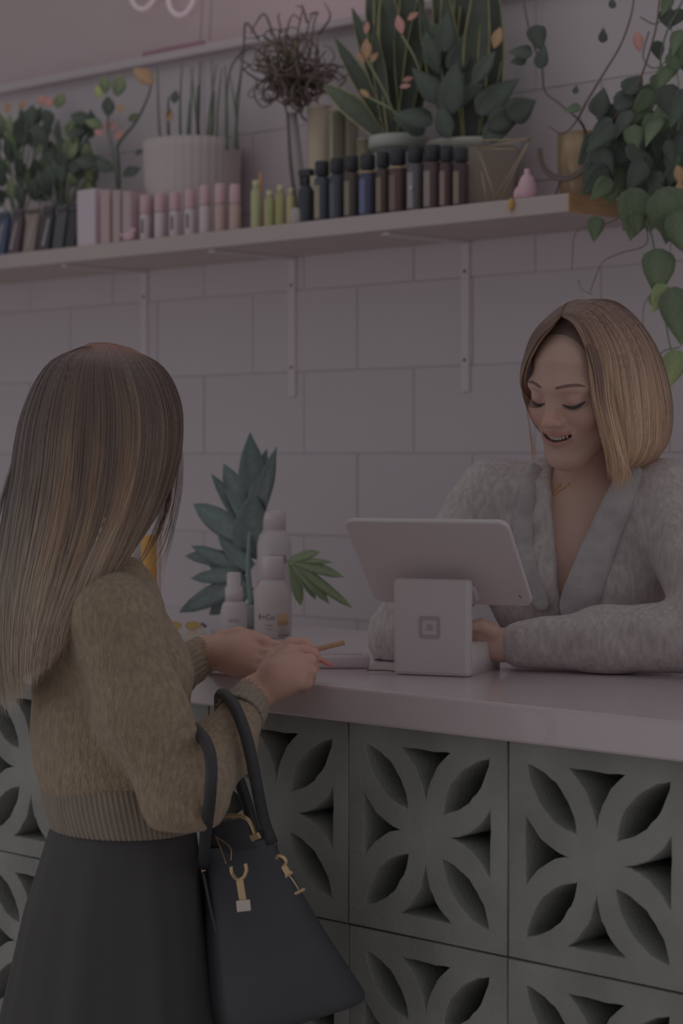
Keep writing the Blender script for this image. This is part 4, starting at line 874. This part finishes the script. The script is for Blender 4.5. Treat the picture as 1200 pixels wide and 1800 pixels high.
# -- yellow green vials with an orange stick
for i, (x, top, r, cc, lb) in enumerate(((450, 322, .0125, (92, 93, 72), 'pale lime vial next to the rose capped bottles'), (474, 340, .0125, (86, 87, 62), 'lime vial, second of the lime row'), (493, 330, .012, (86, 83, 60), 'deeper yellow green vial, third of the lime row'), (511, 335, .009, (98, 92, 66), 'slim yellow vial next to the black bottles'))):
    b = onshelf(x, 1.19); h = (aY(x, top, 1.19)-b)[2]; t = thing('lime_vial', b, lb, 'vial', 'lime vials on the shelf'); m = mat('lime%d' % i, cc, .25)
    G().lathe(b, [(r*.95, 0), (r, .002), (r, h*.8), (r*.6, h*.88), (r*.6, h), (.001, h)], 18).build('glass', m, t); G().lathe(b, [(r*.66, h*.9), (r*.66, h+.006), (.001, h+.006)], 14).build('stopper', mat('lime_cap', (104, 100, 84), .4), t)
b = onshelf(460, 1.215); t = thing('orange_stick', b, 'thin orange stick standing among the lime vials', 'stick'); G().tube(cr([b, aY(458, 335, 1.215), aY(457, 302, 1.215)], 8), [.003]*4+[.0045]*2+[.003, .001], 8).build('stick', mat('orange_stick', (112, 82, 56), .5), t)
b = onshelf(521, 1.18, 370); t = thing('small_jar', b, 'small pale jar at the foot of the short black pump bottle', 'jar'); G().lathe(b, [(.012, 0), (.015, .006), (.015, .026), (.012, .032), (.012, .036), (.001, .036)], 20).build('jar', mat('jar_pale', (92, 86, 86), .3), t)
# -- black capped bottles
blk = mat('black_cap', (31, 32, 35), .45)
bodies = [((40, 42, 46), (84, 78, 72)), ((46, 50, 56), (88, 82, 74)), ((46, 48, 54), (56, 58, 64)), ((52, 48, 46), (80, 74, 66)), ((46, 48, 60), (62, 66, 84)), ((52, 46, 44), (80, 70, 64)), ((56, 46, 44), (72, 62, 58)), ((60, 58, 60), (84, 82, 84)), ((54, 44, 46), (86, 76, 76)), ((52, 42, 42), (84, 70, 68)), ((46, 40, 42), (78, 72, 64))]
ordn = ['short pump bottle at the left end', 'second from the left', 'third from the left', 'fourth from the left with cream label', 'navy blue one, fifth from the left', 'sixth from the left with brown label', 'seventh from the left with brown body', 'eighth from the left with grey label and white dot', 'ninth from the left with rose label', 'tenth from the left with rose brown label', 'rightmost, in front of the cream pot']
for i, (x, top, r) in enumerate(((538, 298, .018), (566, 284, .0175), (592, 279, .0165), (618, 275, .0165), (646, 272, .0185), (673, 268, .0155), (699, 263, .019), (730, 258, .018), (760, 255, .019), (785, 258, .0155), (810, 260, .0165))):
    b = onshelf(x, 1.195); h = (aY(x, top, 1.195)-b)[2]; lb = 'black capped bottle on the shelf, '+ordn[i]; t = thing('black_capped_bottle', b, lb, 'bottle', 'black capped bottles')
    mb = mat('dark_body%d' % i, tuple(v-8 for v in bodies[i][0]), .4); ml = mat('body_label%d' % i, tuple(v-8 for v in bodies[i][1]), .5)
    if i == 0:
        G().lathe(b, [(r*.9, 0), (r, .003), (r, h*.60), (r*.5, h*.72)], 22).build('body', mb, t); G().lathe(b, [(r*.5, h*.70), (r*.5, h*.86), (r*.3, h*.88)], 16).build('collar', blk, t)
        G().box(b+V(0, 0, h*.94), (r*2.1, r*.9, h*.12), bev=.002).build('pump_head', blk, t, False); G().box(b+V(-r*.8, 0, h*.82), (r*.35, r*.5, h*.22), bev=.001).build('trigger', blk, t, False)
        continue
    G().lathe(b, [(r*.95, 0), (r, .003), (r, h*.70), (r*.85, h*.735), (r*.55, h*.75)], 24).build('body', mb, t); bdy = COL.objects[-1]
    G().lathe(b, [(r*.62, h*.74), (r*.62, h*.77), (r*.92, h*.775), (r*.92, h*.985), (r*.85, h), (.001, h)], 24).build('cap', blk, t)
    if i in (4, 6): G().lathe(b, [(r*1.01, h*.70), (r*1.04, h*.715), (r*.9, h*.735)], 22).build('shoulder_band', mat('band_tan', (92, 80, 64), .5), t)
    g = G(); vs = []; m_ = 8
    for j in range(m_+1):
        a = math.radians(-128+62*j/m_); 
        for z in (h*.06, h*.60): vs.append(b+V(math.cos(a)*(r+.0006), math.sin(a)*(r+.0006), z))
    g.add(vs, [(2*j, 2*j+2, 2*j+3, 2*j+1) for j in range(m_)]); g.build('label', ml, bdy)
    if i == 7:
        a = math.radians(-80); G().lathe(b+V(math.cos(a)*(r+.001), math.sin(a)*(r+.001), h*.36), [(.0005, -.001), (.005, -.001), (.005, .001), (.0005, .001)], 14, R=[[1, 0, 0], [0, 0, 1], [0, 1, 0]]).build('white_dot', capw, t)
# -- white fluted pot with upright stems
b = onshelf(338, 1.325); t = thing('fluted_pot', b, 'large white fluted pot with thin upright stems behind the rose capped bottles', 'potted plant'); H = aY(338, 250, 1.325)[2]-SZ; R_ = .120
g = G(); n = 216; vs = []; prof = [(.86, 0), (.90, .01), (.97, H*.5), (1.0, H*.9), (1.0, H), (.95, H), (.93, H*.88)]
for r, z in prof:
    for i in range(n): a = 2*math.pi*i/n; rr = R_*r*(1+.013*abs(math.sin(a*18))); vs.append(b+V(rr*math.cos(a), rr*math.sin(a), z))
g.add(vs, [(j*n+i, j*n+(i+1) % n, (j+1)*n+(i+1) % n, (j+1)*n+i) for j in range(len(prof)-1) for i in range(n)]); g.build('pot', mat('pot_fluted', (98, 92, 92), .5), t)
G().lathe(b, [(.001, H*.9), (R_*.94, H*.9)], 30).build('soil', soil, t)
for x0, x1, y1, w_ in ((283, 277, 118, .0042), (318, 320, 105, .0045), (332, 338, 118, .0045), (345, 352, 108, .005), (352, 336, 120, .004), (362, 380, 112, .0042), (372, 372, 104, .004), (380, 390, 120, .004), (398, 396, 116, .0045), (412, 428, 90, .0045), (418, 404, 130, .0035), (300, 296, 170, .006), (330, 334, 178, .008), (350, 348, 150, .007), (368, 376, 160, .006)):
    d = rnd(-.04, .05); p0 = aY(x0, 250, 1.325+d); p0[2] = SZ+H*.88; p1 = aY(x1, y1, 1.325+d*1.3); mm = (p0+p1)/2+V(rnd(-.006, .006), 0, 0)
    G().tube(cr([p0, mm, p1], 12), np.linspace(w_, w_*.35, 12), 7).build('stem', stemm if w_ < .0047 else mat('stem_dark', (50, 54, 48), .6), t)
for x0, y0, me in ((306, 158, ovald), (296, 190, petalo)): put(t, me, aY(x0, y0+24, 1.30), scr(.1, 1), -FW, .035, .035)
# -- bushy plants at the left
def bush(b, lb, x0, x1, y0, y1, Yd, n, ms, potr=.06, L=(.04, .065), ph=.07, potm=None, cat='potted plant'):
    t = thing('leafy_plant', b, lb, cat); G().lathe(b, [(potr*.75, 0), (potr*.8, .004), (potr, ph), (potr*.93, ph), (potr*.9, ph*.85), (.001, ph*.85)], 28).build('pot', potm or potw, t)
    top = b+V(0, 0, ph*.8)
    for i in range(n):
        x, y = rnd(x0, x1), rnd(y0, y1); e = aY(x, y, Yd+rnd(-.06, .06)); mid = top*.5+e*.5+V(0, 0, .03)
        if i % 4 == 0: G().tube(cr([top+V(rnd(-.02, .02), rnd(-.02, .02), 0), mid, e], 8), np.linspace(.003, .0016, 8), 6).build('stem', stemm, t)
        dd = (e-top); dd = dd/np.linalg.norm(dd)+V(rnd(-.5, .5), rnd(-.5, .3), rnd(-.2, .7)); l_ = rnd(*L)
        put(t, random.choice(ms), e-dd/np.linalg.norm(dd)*l_*.5, dd, -FW+V(rnd(-.7, .7), 0, rnd(-.3, .7)), l_, l_*rnd(.7, 1.1))
    return t
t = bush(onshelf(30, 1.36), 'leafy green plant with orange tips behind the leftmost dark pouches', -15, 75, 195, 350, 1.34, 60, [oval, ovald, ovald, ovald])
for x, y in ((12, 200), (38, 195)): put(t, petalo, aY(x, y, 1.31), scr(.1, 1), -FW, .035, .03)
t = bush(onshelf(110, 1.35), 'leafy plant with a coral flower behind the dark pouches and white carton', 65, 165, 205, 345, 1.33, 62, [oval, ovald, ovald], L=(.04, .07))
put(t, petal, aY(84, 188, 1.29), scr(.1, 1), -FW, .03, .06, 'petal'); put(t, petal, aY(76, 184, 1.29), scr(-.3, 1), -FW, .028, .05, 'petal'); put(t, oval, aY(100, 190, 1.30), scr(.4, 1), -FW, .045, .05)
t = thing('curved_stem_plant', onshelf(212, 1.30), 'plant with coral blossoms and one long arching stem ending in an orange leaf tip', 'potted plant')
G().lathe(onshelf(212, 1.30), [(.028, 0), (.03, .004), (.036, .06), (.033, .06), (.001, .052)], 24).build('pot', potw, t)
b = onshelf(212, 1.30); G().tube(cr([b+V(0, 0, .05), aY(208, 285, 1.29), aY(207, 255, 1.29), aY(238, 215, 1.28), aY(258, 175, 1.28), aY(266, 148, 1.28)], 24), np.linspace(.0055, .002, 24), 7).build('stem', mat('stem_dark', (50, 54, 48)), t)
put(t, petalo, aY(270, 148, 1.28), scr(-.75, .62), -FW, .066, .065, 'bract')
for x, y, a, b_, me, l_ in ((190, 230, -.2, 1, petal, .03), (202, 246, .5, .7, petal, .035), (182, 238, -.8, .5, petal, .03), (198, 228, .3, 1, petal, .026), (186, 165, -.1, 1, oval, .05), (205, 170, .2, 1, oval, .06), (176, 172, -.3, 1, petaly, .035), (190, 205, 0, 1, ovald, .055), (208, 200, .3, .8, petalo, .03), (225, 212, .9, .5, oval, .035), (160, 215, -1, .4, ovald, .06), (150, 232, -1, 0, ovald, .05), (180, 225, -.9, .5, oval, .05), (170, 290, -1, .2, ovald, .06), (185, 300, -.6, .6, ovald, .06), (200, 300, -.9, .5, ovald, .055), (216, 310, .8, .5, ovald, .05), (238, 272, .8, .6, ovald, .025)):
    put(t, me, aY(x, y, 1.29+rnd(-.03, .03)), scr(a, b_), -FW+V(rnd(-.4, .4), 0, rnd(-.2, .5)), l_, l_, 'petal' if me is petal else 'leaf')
G().tube(cr([b+V(0, 0, .05), aY(200, 280, 1.29), aY(190, 230, 1.29), aY(192, 175, 1.29)], 14), .0028, 6).build('stem', stemm, t)
# -- curly branch ball in a slim vase
b = onshelf(532, 1.30); t = thing('curly_branch_plant', b, 'ball of thin dark curly branches above a slim glass vase', 'potted plant')
Hv = aY(515, 198, 1.30)[2]-SZ; glassm = mat('grey_glass', (88, 84, 86), .2)
p1 = aY(512, 200, 1.30); G().tube(cr([b+V(0, 0, .001), b*.5+p1*.5, p1], 12), np.linspace(.020, .013, 12), 18).build('vase', glassm, t)
G().tube(cr([b+V(.012, -.02, .01), b*.5+p1*.5+V(.0, -.02, 0), p1+V(0, -.012, .0)], 12), .0035, 6).build('stem', stemb, t)
cc_ = aY(520, 108, 1.30)
for i in range(105):
    d = RNG.normal(0, 1, 3); d /= np.linalg.norm(d); p = cc_+V(0, 0, -.05)+RNG.normal(0, .006, 3); pts = [p]; dirn = d.copy(); r_ = rnd(.09, .155)
    for k in range(9):
        out = (p-cc_); rad = np.linalg.norm(out); ax2 = RNG.normal(0, 1, 3)
        dirn = dirn+.65*ax2*.6; 
        if rad > r_*.8: dirn = dirn-out/rad*1.3
        dirn /= np.linalg.norm(dirn); p = p+dirn*.022; p[1] = min(p[1], 1.43); pts.append(p)
    G().tube(cr(pts, 18), np.linspace(.0036, .0015, 18), 5).build('branch', random.choice([stemb, stemb, mat('branch_dark', (48, 46, 44), .8), mat('branch_olive', (66, 60, 52), .8)]), t)
for pts in ([(470, 100), (440, 85), (410, 110), (400, 150), (398, 200), (396, 240)], [(455, 70), (432, 40), (428, 90), (420, 150), (414, 180), (418, 215)], [(560, 60), (580, 30), (570, 5)], [(480, 60), (465, 25), (450, 40), (440, 60)], [(540, 40), (532, 15), (520, 10)]):
    G().tube(cr([aY(x, y, 1.29) for x, y in pts], 20), np.linspace(.0030, .0012, 20), 5).build('branch', mat('branch_dark', (48, 46, 44)), t)
# -- cylinders
for x, top, r, cc, lb, nm_ in ((562, 188, .030, (98, 90, 80), 'tall cream cylinder vase right of the curly branch ball', 'vase'), (604, 192, .034, (88, 84, 74), 'tall clear cylinder with dark moss inside, beside the cream one', 'glass_cylinder'), (642, 245, .020, (80, 76, 62), 'short olive cylinder left of the white banded planter', 'glass_cylinder')):
    b = onshelf(x, 1.33); h = aY(x, top, 1.33)[2]-SZ; t = thing(nm_, b, lb, 'vase'); G().lathe(b, [(r*.96, 0), (r, .003), (r, h), (r*.93, h), (r*.92, h*.2), (.001, h*.2)], 30).build('wall', mat('cyl%d' % x, cc, .25), t)
    if r > .032: G().lathe(b+V(.008, -r*.55, 0), [(r*.5, h*.25), (r*.55, h*.35), (r*.55, h*.96), (.001, h*.98)], 24).build('moss', mat('moss', (56, 54, 46), .9), t)
    G().lathe(b, [(r*1.015, h*.985), (r*1.03, h), (r*.95, h*1.005)], 30).build('rim', mat('cyl_rim', (100, 92, 86), .3), t)
# -- snake plant in white banded planter
b = onshelf(700, 1.30); t = thing('snake_plant', b, 'snake plant with yellow edged blades in the white banded planter', 'potted plant')
H = aY(700, 240, 1.30)[2]-SZ; G().lathe(b, [(.055, 0), (.060, .01), (.064, H-.045), (.062, H-.042)], 34).build('planter', potw, t); G().lathe(b, [(.060, H-.044), (.060, H-.028)], 34).build('dark_band', mat('band_dark', (56, 60, 56), .5), t); G().lathe(b, [(.060, H-.030), (.067, H-.026), (.067, H-.004), (.062, H), (.056, H-.004), (.001, H-.012)], 34).build('rim', mat('rim_light', (90, 92, 88), .4), t)
def blades(t, base, L):
    for x0, x1, y1, me, wd, dd in L:
        p0 = base+V((x0)*.0011, rnd(-.02, .02), 0); p1 = aY(x1, y1, 1.30+dd); v_ = p1-p0; l_ = np.linalg.norm(v_); put(t, me, p0, v_, -FW+V(rnd(-.4, .4), 0, rnd(-.1, .1)), l_, l_*wd)
blades(t, b+V(0, 0, H-.012), [(-18, 566, 140, swordb, 1.05, -.06), (-14, 588, 62, sword, 1.1, -.05), (-8, 618, 8, sword, 1.0, -.02), (-4, 645, -30, sword, 1.0, .02), (0, 668, -70, sword, 1.3, .0), (5, 690, -90, sword, 1.35, .04), (8, 720, -60, sword, 1.2, .02), (14, 700, 30, sword, 1.0, -.05), (-10, 655, 40, sword, .9, -.06), (12, 745, -20, sword, 1.0, -.02), (18, 760, 40, sword, 1.1, .03)])
for x, y, dx, dy, me, l_ in ((644, 105, .0, 1, petalo, .05), (640, 112, -.5, .9, petalo, .03), (650, 110, .6, .8, petalo, .03), (642, 60, .2, 1, petal, .03), (706, 60, -.2, 1, petal, .045), (716, 35, .8, .6, petal, .03), (650, 172, -.8, .7, petalo, .03), (722, 150, -.9, -.1, petal, .025), (708, 142, .9, .3, petal, .025)): put(t, me, aY(x, y, 1.22), scr(dx, dy), -FW, l_, l_*.8, 'bract')
for a, b_ in (((695, 205), (644, 105)), ((740, 130), (706, 62)), ((700, 200), (650, 172))): G().tube(cr([aY(*a, 1.24), aY((a[0]+b_[0])/2+3, (a[1]+b_[1])/2, 1.22), aY(*b_, 1.22)], 8), .0022, 6).build('stem', mat('stem_pale', (76, 78, 62), .6), t)
# -- big dark plant in cream pot with wire stand
b = onshelf(832, 1.328); t = thing('broad_snake_plant', b, 'large dark snake plant with broad lower leaves in a cream pot', 'potted plant')
H = aY(832, 252, 1.328)[2]-SZ; G().lathe(b, [(.075, 0), (.080, .006), (.098, H*.9), (.100, H), (.093, H), (.090, H*.9), (.001, H*.9)], 40).build('pot', mat('pot_cream', (88, 82, 76), .5), t); G().lathe(b, [(.099, H*.88), (.103, H*.92), (.103, H), (.1, H*1.005)], 40).build('rim', mat('rim_light', (98, 90, 88)), t); G().lathe(b, [(.001, H*.92), (.092, H*.92)], 30).build('soil', soil, t)
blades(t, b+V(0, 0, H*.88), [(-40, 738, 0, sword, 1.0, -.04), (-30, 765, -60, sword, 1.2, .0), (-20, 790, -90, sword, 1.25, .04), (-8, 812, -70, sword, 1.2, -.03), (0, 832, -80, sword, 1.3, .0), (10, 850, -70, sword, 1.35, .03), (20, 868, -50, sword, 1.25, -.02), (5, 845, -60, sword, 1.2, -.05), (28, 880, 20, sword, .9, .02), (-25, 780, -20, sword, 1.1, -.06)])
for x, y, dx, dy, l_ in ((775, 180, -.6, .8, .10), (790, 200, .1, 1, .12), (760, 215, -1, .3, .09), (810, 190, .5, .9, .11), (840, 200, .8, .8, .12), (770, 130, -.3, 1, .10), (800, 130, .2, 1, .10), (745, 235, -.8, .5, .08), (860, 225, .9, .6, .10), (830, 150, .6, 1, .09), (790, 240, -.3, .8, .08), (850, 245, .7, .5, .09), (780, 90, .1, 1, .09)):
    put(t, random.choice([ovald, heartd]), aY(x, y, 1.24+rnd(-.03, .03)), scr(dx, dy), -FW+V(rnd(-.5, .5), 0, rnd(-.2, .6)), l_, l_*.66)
G().tube(cr([aY(850, 250, 1.26), aY(862, 215, 1.25), aY(888, 188, 1.25)], 8), .003, 6).build('stem', stemm, t)
put(t, heartd, aY(893, 205, 1.24), scr(.8, .5), -FW, .07, .07); put(t, heartm, aY(768, 42, 1.24), scr(0, -1), -FW, .03, .04); put(t, petalo, aY(868, 85, 1.28), scr(.3, 1), -FW, .05, .04, 'bract')
t = thing('wire_stand', onshelf(860, 1.22), 'thin geometric brass wire stand around the cream pot', 'stand')
for pts in ([(840, 262), (872, 352)], [(932, 244), (868, 352)], [(752, 250), (932, 244)], [(932, 244), (840, 262)], [(905, 262), (840, 262)], [(846, 300), (855, 352)], [(880, 350), (932, 244)]): G().tube([aY(*p, 1.19) for p in pts], .0017, 6).build('rod', wirem, t)
# -- pink ceramic figure and amber drop on the shelf edge
b = onshelf(926, 1.175, 350); t = thing('pink_ceramic_ornament', b, 'glossy pink pear shaped ornament on the shelf near its wooden end', 'ornament')
h = aY(926, 296, 1.175)[2]-SZ; G().lathe(b, [(.013, 0), (.019, .004), (.0205, h*.28), (.018, h*.5), (.0125, h*.72), (.006, h*.82), (.006, h*.97), (.001, h)], 28).build('body', pinkc, t)
G().lathe(b+V(-.018, -.004, 0), [(.006, 0), (.011, .004), (.011, .016), (.005, .026), (.001, .028)], 16).build('side_lobe', pinkc, t)
b2_ = onshelf(905, 1.158, 352); t = thing('amber_bead', b2_, 'tiny amber and white bead hanging at the shelf edge below the pink ornament', 'bead'); G().lathe(b2_+V(0, -.013, -.012), [(.001, -.012), (.005, -.008), (.006, 0), (.004, .008), (.002, .014)], 14).build('bead', mat('amber', (104, 78, 42)), t); G().lathe(b2_+V(-.004, -.013, -.028), [(.001, 0), (.003, .002), (.001, .006)], 10).build('white_tip', capw, t); G().tube([b2_+V(0, -.013, 0), b2_+V(0, -.006, .004)], .001, 5).build('loop', wirem, t)
# -- hoop and brass pot with the trailing plant
b = onshelf(1022, 1.30); H = aY(1022, 235, 1.30)[2]-SZ
hp = thing('dark_hoop', onshelf(1000, 1.22), 'dark curved wooden hoop stand in front of the brass pot', 'stand')
for rr, th in ((.064, .0045), (.058, .0025)):
    a = np.linspace(math.radians(175), math.radians(372), 30); c = aY(1008, 258, 1.21); c[2] = max(c[2], SZ+rr+th+.006); G().tube(np.stack([c[0]+rr*np.cos(a)*1.1-.02, c[1]+0*a, c[2]+rr*np.sin(a)], 1), th, 8).build('hoop', stemb, hp)
for x in (975, 1040): p = onshelf(x, 1.21); G().tube([p+V(0, 0, .001), p+V(.012 if x < 1000 else -.012, 0, .035)], .0025, 6).build('foot', stemb, hp)
t = thing('trailing_plant', b, 'trailing heart leaved plant in a brass pot spilling over the wooden shelf end', 'potted plant')
G().lathe(b, [(.040, .0), (.044, .01), (.050, H*.5), (.050, H), (.046, H), (.045, H*.9), (.001, H*.9)], 36).build('pot', mat('brass_pot', (84, 72, 58), .35, metal=.35, bump=(20, .3, .003)), t)
def vine(pts, r=.0022, m=stemb, Yd=1.20): return G().tube(cr([aY(p[0], p[1], p[2] if len(p) > 2 else Yd) for p in pts], 26), np.linspace(r, r*.7, 26), 6).build('vine', m, t)
vine([(1030, 235, 1.28), (1018, 212), (980, 180), (957, 160), (952, 118), (938, 80), (928, 45), (918, -10)], .003)
vine([(1016, 208), (1030, 180), (1060, 130), (1090, 80), (1108, 30), (1115, -10)], .0026)
vine([(1016, 208), (1000, 228), (985, 235), (965, 222)], .002); vine([(1050, 240, 1.25), (1085, 200), (1120, 150), (1150, 60), (1160, -10)], .0025)
vine([(1120, 380, 1.12), (1140, 400), (1150, 440), (1155, 480), (1165, 540), (1180, 620), (1195, 650)], .0018, stemm, 1.10); vine([(1110, 372, 1.14), (1060, 395), (1025, 400), (1009, 416), (1005, 474)], .0014, stemb, 1.12)
vine([(1135, 395, 1.12), (1135, 430), (1090, 445), (1060, 460), (1045, 490), (1036, 516)], .0013, stemb, 1.12); vine([(1016, 492), (1022, 508), (1040, 518)], .001, stemb, 1.12); vine([(1200, 0), (1170, 60), (1160, 120), (1165, 200), (1180, 260), (1200, 300)], .0022, stemm); vine([(1185, 90), (1195, 180), (1190, 250), (1200, 330)], .0018, mat('stem_pale', (76, 78, 62)))
vine([(1140, 55), (1130, 100), (1150, 120), (1175, 100), (1185, 60)], .0016); vine([(1125, 30), (1150, 42), (1175, 28)], .0016); vine([(1140, 520), (1131, 540), (1129, 575)], .001, stemb, 1.10); vine([(1150, 640), (1165, 618), (1195, 610)], .0014, stemb, 1.10)
def hl_(x, y, dx, dy, l_, me, Yd=1.18, dn=.5): put(t, me, aY(x, y, Yd), scr(dx, dy, rnd(-.3, .3)), -FW+V(rnd(-dn, dn), 0, rnd(-.2, dn)), l_, l_*rnd(.7, .92))
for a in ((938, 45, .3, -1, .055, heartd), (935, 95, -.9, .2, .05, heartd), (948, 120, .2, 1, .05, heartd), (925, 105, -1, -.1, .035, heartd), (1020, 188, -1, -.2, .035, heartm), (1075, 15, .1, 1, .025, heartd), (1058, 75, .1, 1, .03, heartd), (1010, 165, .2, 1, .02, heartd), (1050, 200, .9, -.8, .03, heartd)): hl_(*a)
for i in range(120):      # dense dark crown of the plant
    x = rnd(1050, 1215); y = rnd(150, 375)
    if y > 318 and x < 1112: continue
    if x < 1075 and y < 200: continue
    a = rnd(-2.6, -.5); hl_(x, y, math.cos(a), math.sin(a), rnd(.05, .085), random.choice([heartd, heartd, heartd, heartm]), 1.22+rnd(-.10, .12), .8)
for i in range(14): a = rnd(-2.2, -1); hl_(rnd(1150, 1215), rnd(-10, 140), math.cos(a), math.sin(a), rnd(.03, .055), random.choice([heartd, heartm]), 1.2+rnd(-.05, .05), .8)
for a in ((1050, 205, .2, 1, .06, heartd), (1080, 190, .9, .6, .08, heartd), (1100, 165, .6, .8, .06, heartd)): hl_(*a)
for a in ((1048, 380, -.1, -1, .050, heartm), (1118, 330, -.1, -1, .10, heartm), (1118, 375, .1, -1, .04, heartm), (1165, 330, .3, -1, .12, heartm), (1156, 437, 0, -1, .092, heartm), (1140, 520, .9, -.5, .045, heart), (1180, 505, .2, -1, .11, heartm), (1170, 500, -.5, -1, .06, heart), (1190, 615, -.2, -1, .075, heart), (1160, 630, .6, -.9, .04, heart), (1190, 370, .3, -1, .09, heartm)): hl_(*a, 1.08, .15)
for x, y in ((1118, 55), (1190, 290), (1192, 320)): put(t, petal if y < 100 else petalo, aY(x, y, 1.15), scr(.2, -1), -FW, .04, .035)
# ================================================================ big lobed leaf plant on the worktop
b = aY(442, 1075, .62); b[2] = 1.0501; t = thing('split_leaf_plant', b, 'blue green split leaf plant standing behind the white bottles on the worktop', 'plant')
blue = leaf_mesh('lobe', [(0, .12), (.2, .15), (.5, .16), (.75, .115), (.9, .05), (1, .004)], leafm, fold=.15, droop=.18, c0=(60, 66, 65), c1=(48, 56, 56), n=10, wav=.01)
grn = leaf_mesh('lobeg', [(0, .09), (.3, .12), (.6, .14), (.85, .10), (1, .01)], leafm, fold=.15, droop=.2, c0=(64, 70, 54), c1=(60, 68, 51), n=9)
G().lathe(b, [(.020, 0), (.024, .003), (.026, .04), (.022, .045), (.001, .045)], 24).build('pot', mat('pot_small_grey', (74, 74, 72), .5), t)
P = lambda x, y, v=.62: aY(x, y, v)
G().tube(cr([b+V(0, 0, .04), P(436, 1000), P(440, 920), P(446, 850)], 16), np.linspace(.006, .003, 16), 8).build('midrib', mat('rib_blue', (66, 76, 74), .5), t)
for x0, y0, x1, y1, wd in ((446, 900, 440, 772, 1.1), (448, 895, 462, 792, 1.0), (440, 920, 392, 806, .95), (436, 930, 374, 832, .75), (432, 945, 326, 876, .80), (450, 910, 478, 800, .6), (430, 985, 312, 974, .62), (428, 1000, 325, 955, .6), (428, 1010, 328, 1015, .8), (430, 1020, 303, 1078, .75), (435, 1030, 352, 1082, .9), (440, 1030, 395, 1084, .9), (430, 960, 345, 905, .5), (442, 1000, 380, 940, 1.0), (440, 980, 440, 880, 1.6), (432, 1000, 350, 990, .9), (436, 1040, 410, 1000, 1.2)):
    p0 = P(x0, y0, .63+rnd(-.012, .012)); p1 = P(x1, y1, .60+rnd(-.03, .03)); p1[2] = max(p1[2], 1.056); v_ = p1-p0; l_ = np.linalg.norm(v_); put(t, blue, p0, v_, -FW+V(rnd(-.3, .3), 0, rnd(-.1, .3)), l_, l_*wd)
put(t, leaf_mesh('lobey', SWD, leafm, c0=(66, 72, 60), c1=(82, 80, 74)), P(460, 900, .66), P(486, 796, .66)-P(460, 900, .66), -FW, .10, .16)
G().tube(cr([b+V(.01, 0, .04), P(470, 1000, .66), P(512, 985, .62)], 12), .0028, 6).build('stem', stemm, t)
for x1, y1, wd in ((552, 970, .9), (590, 1008, .62), (606, 1062, .42), (572, 1050, .7), (552, 1046, .7), (527, 1060, .95), (575, 985, .35)):
    p0 = P(512, 984, .61); p1 = P(x1, y1, .60); p1[2] = max(p1[2], 1.056); v_ = p1-p0; l_ = np.linalg.norm(v_); put(t, grn, p0, v_, -FW+V(0, 0, rnd(-.1, .3)), l_, l_*wd)
put(t, petal, P(455, 1035, .6), scr(.5, .8), -FW, .02, .03, 'bract')
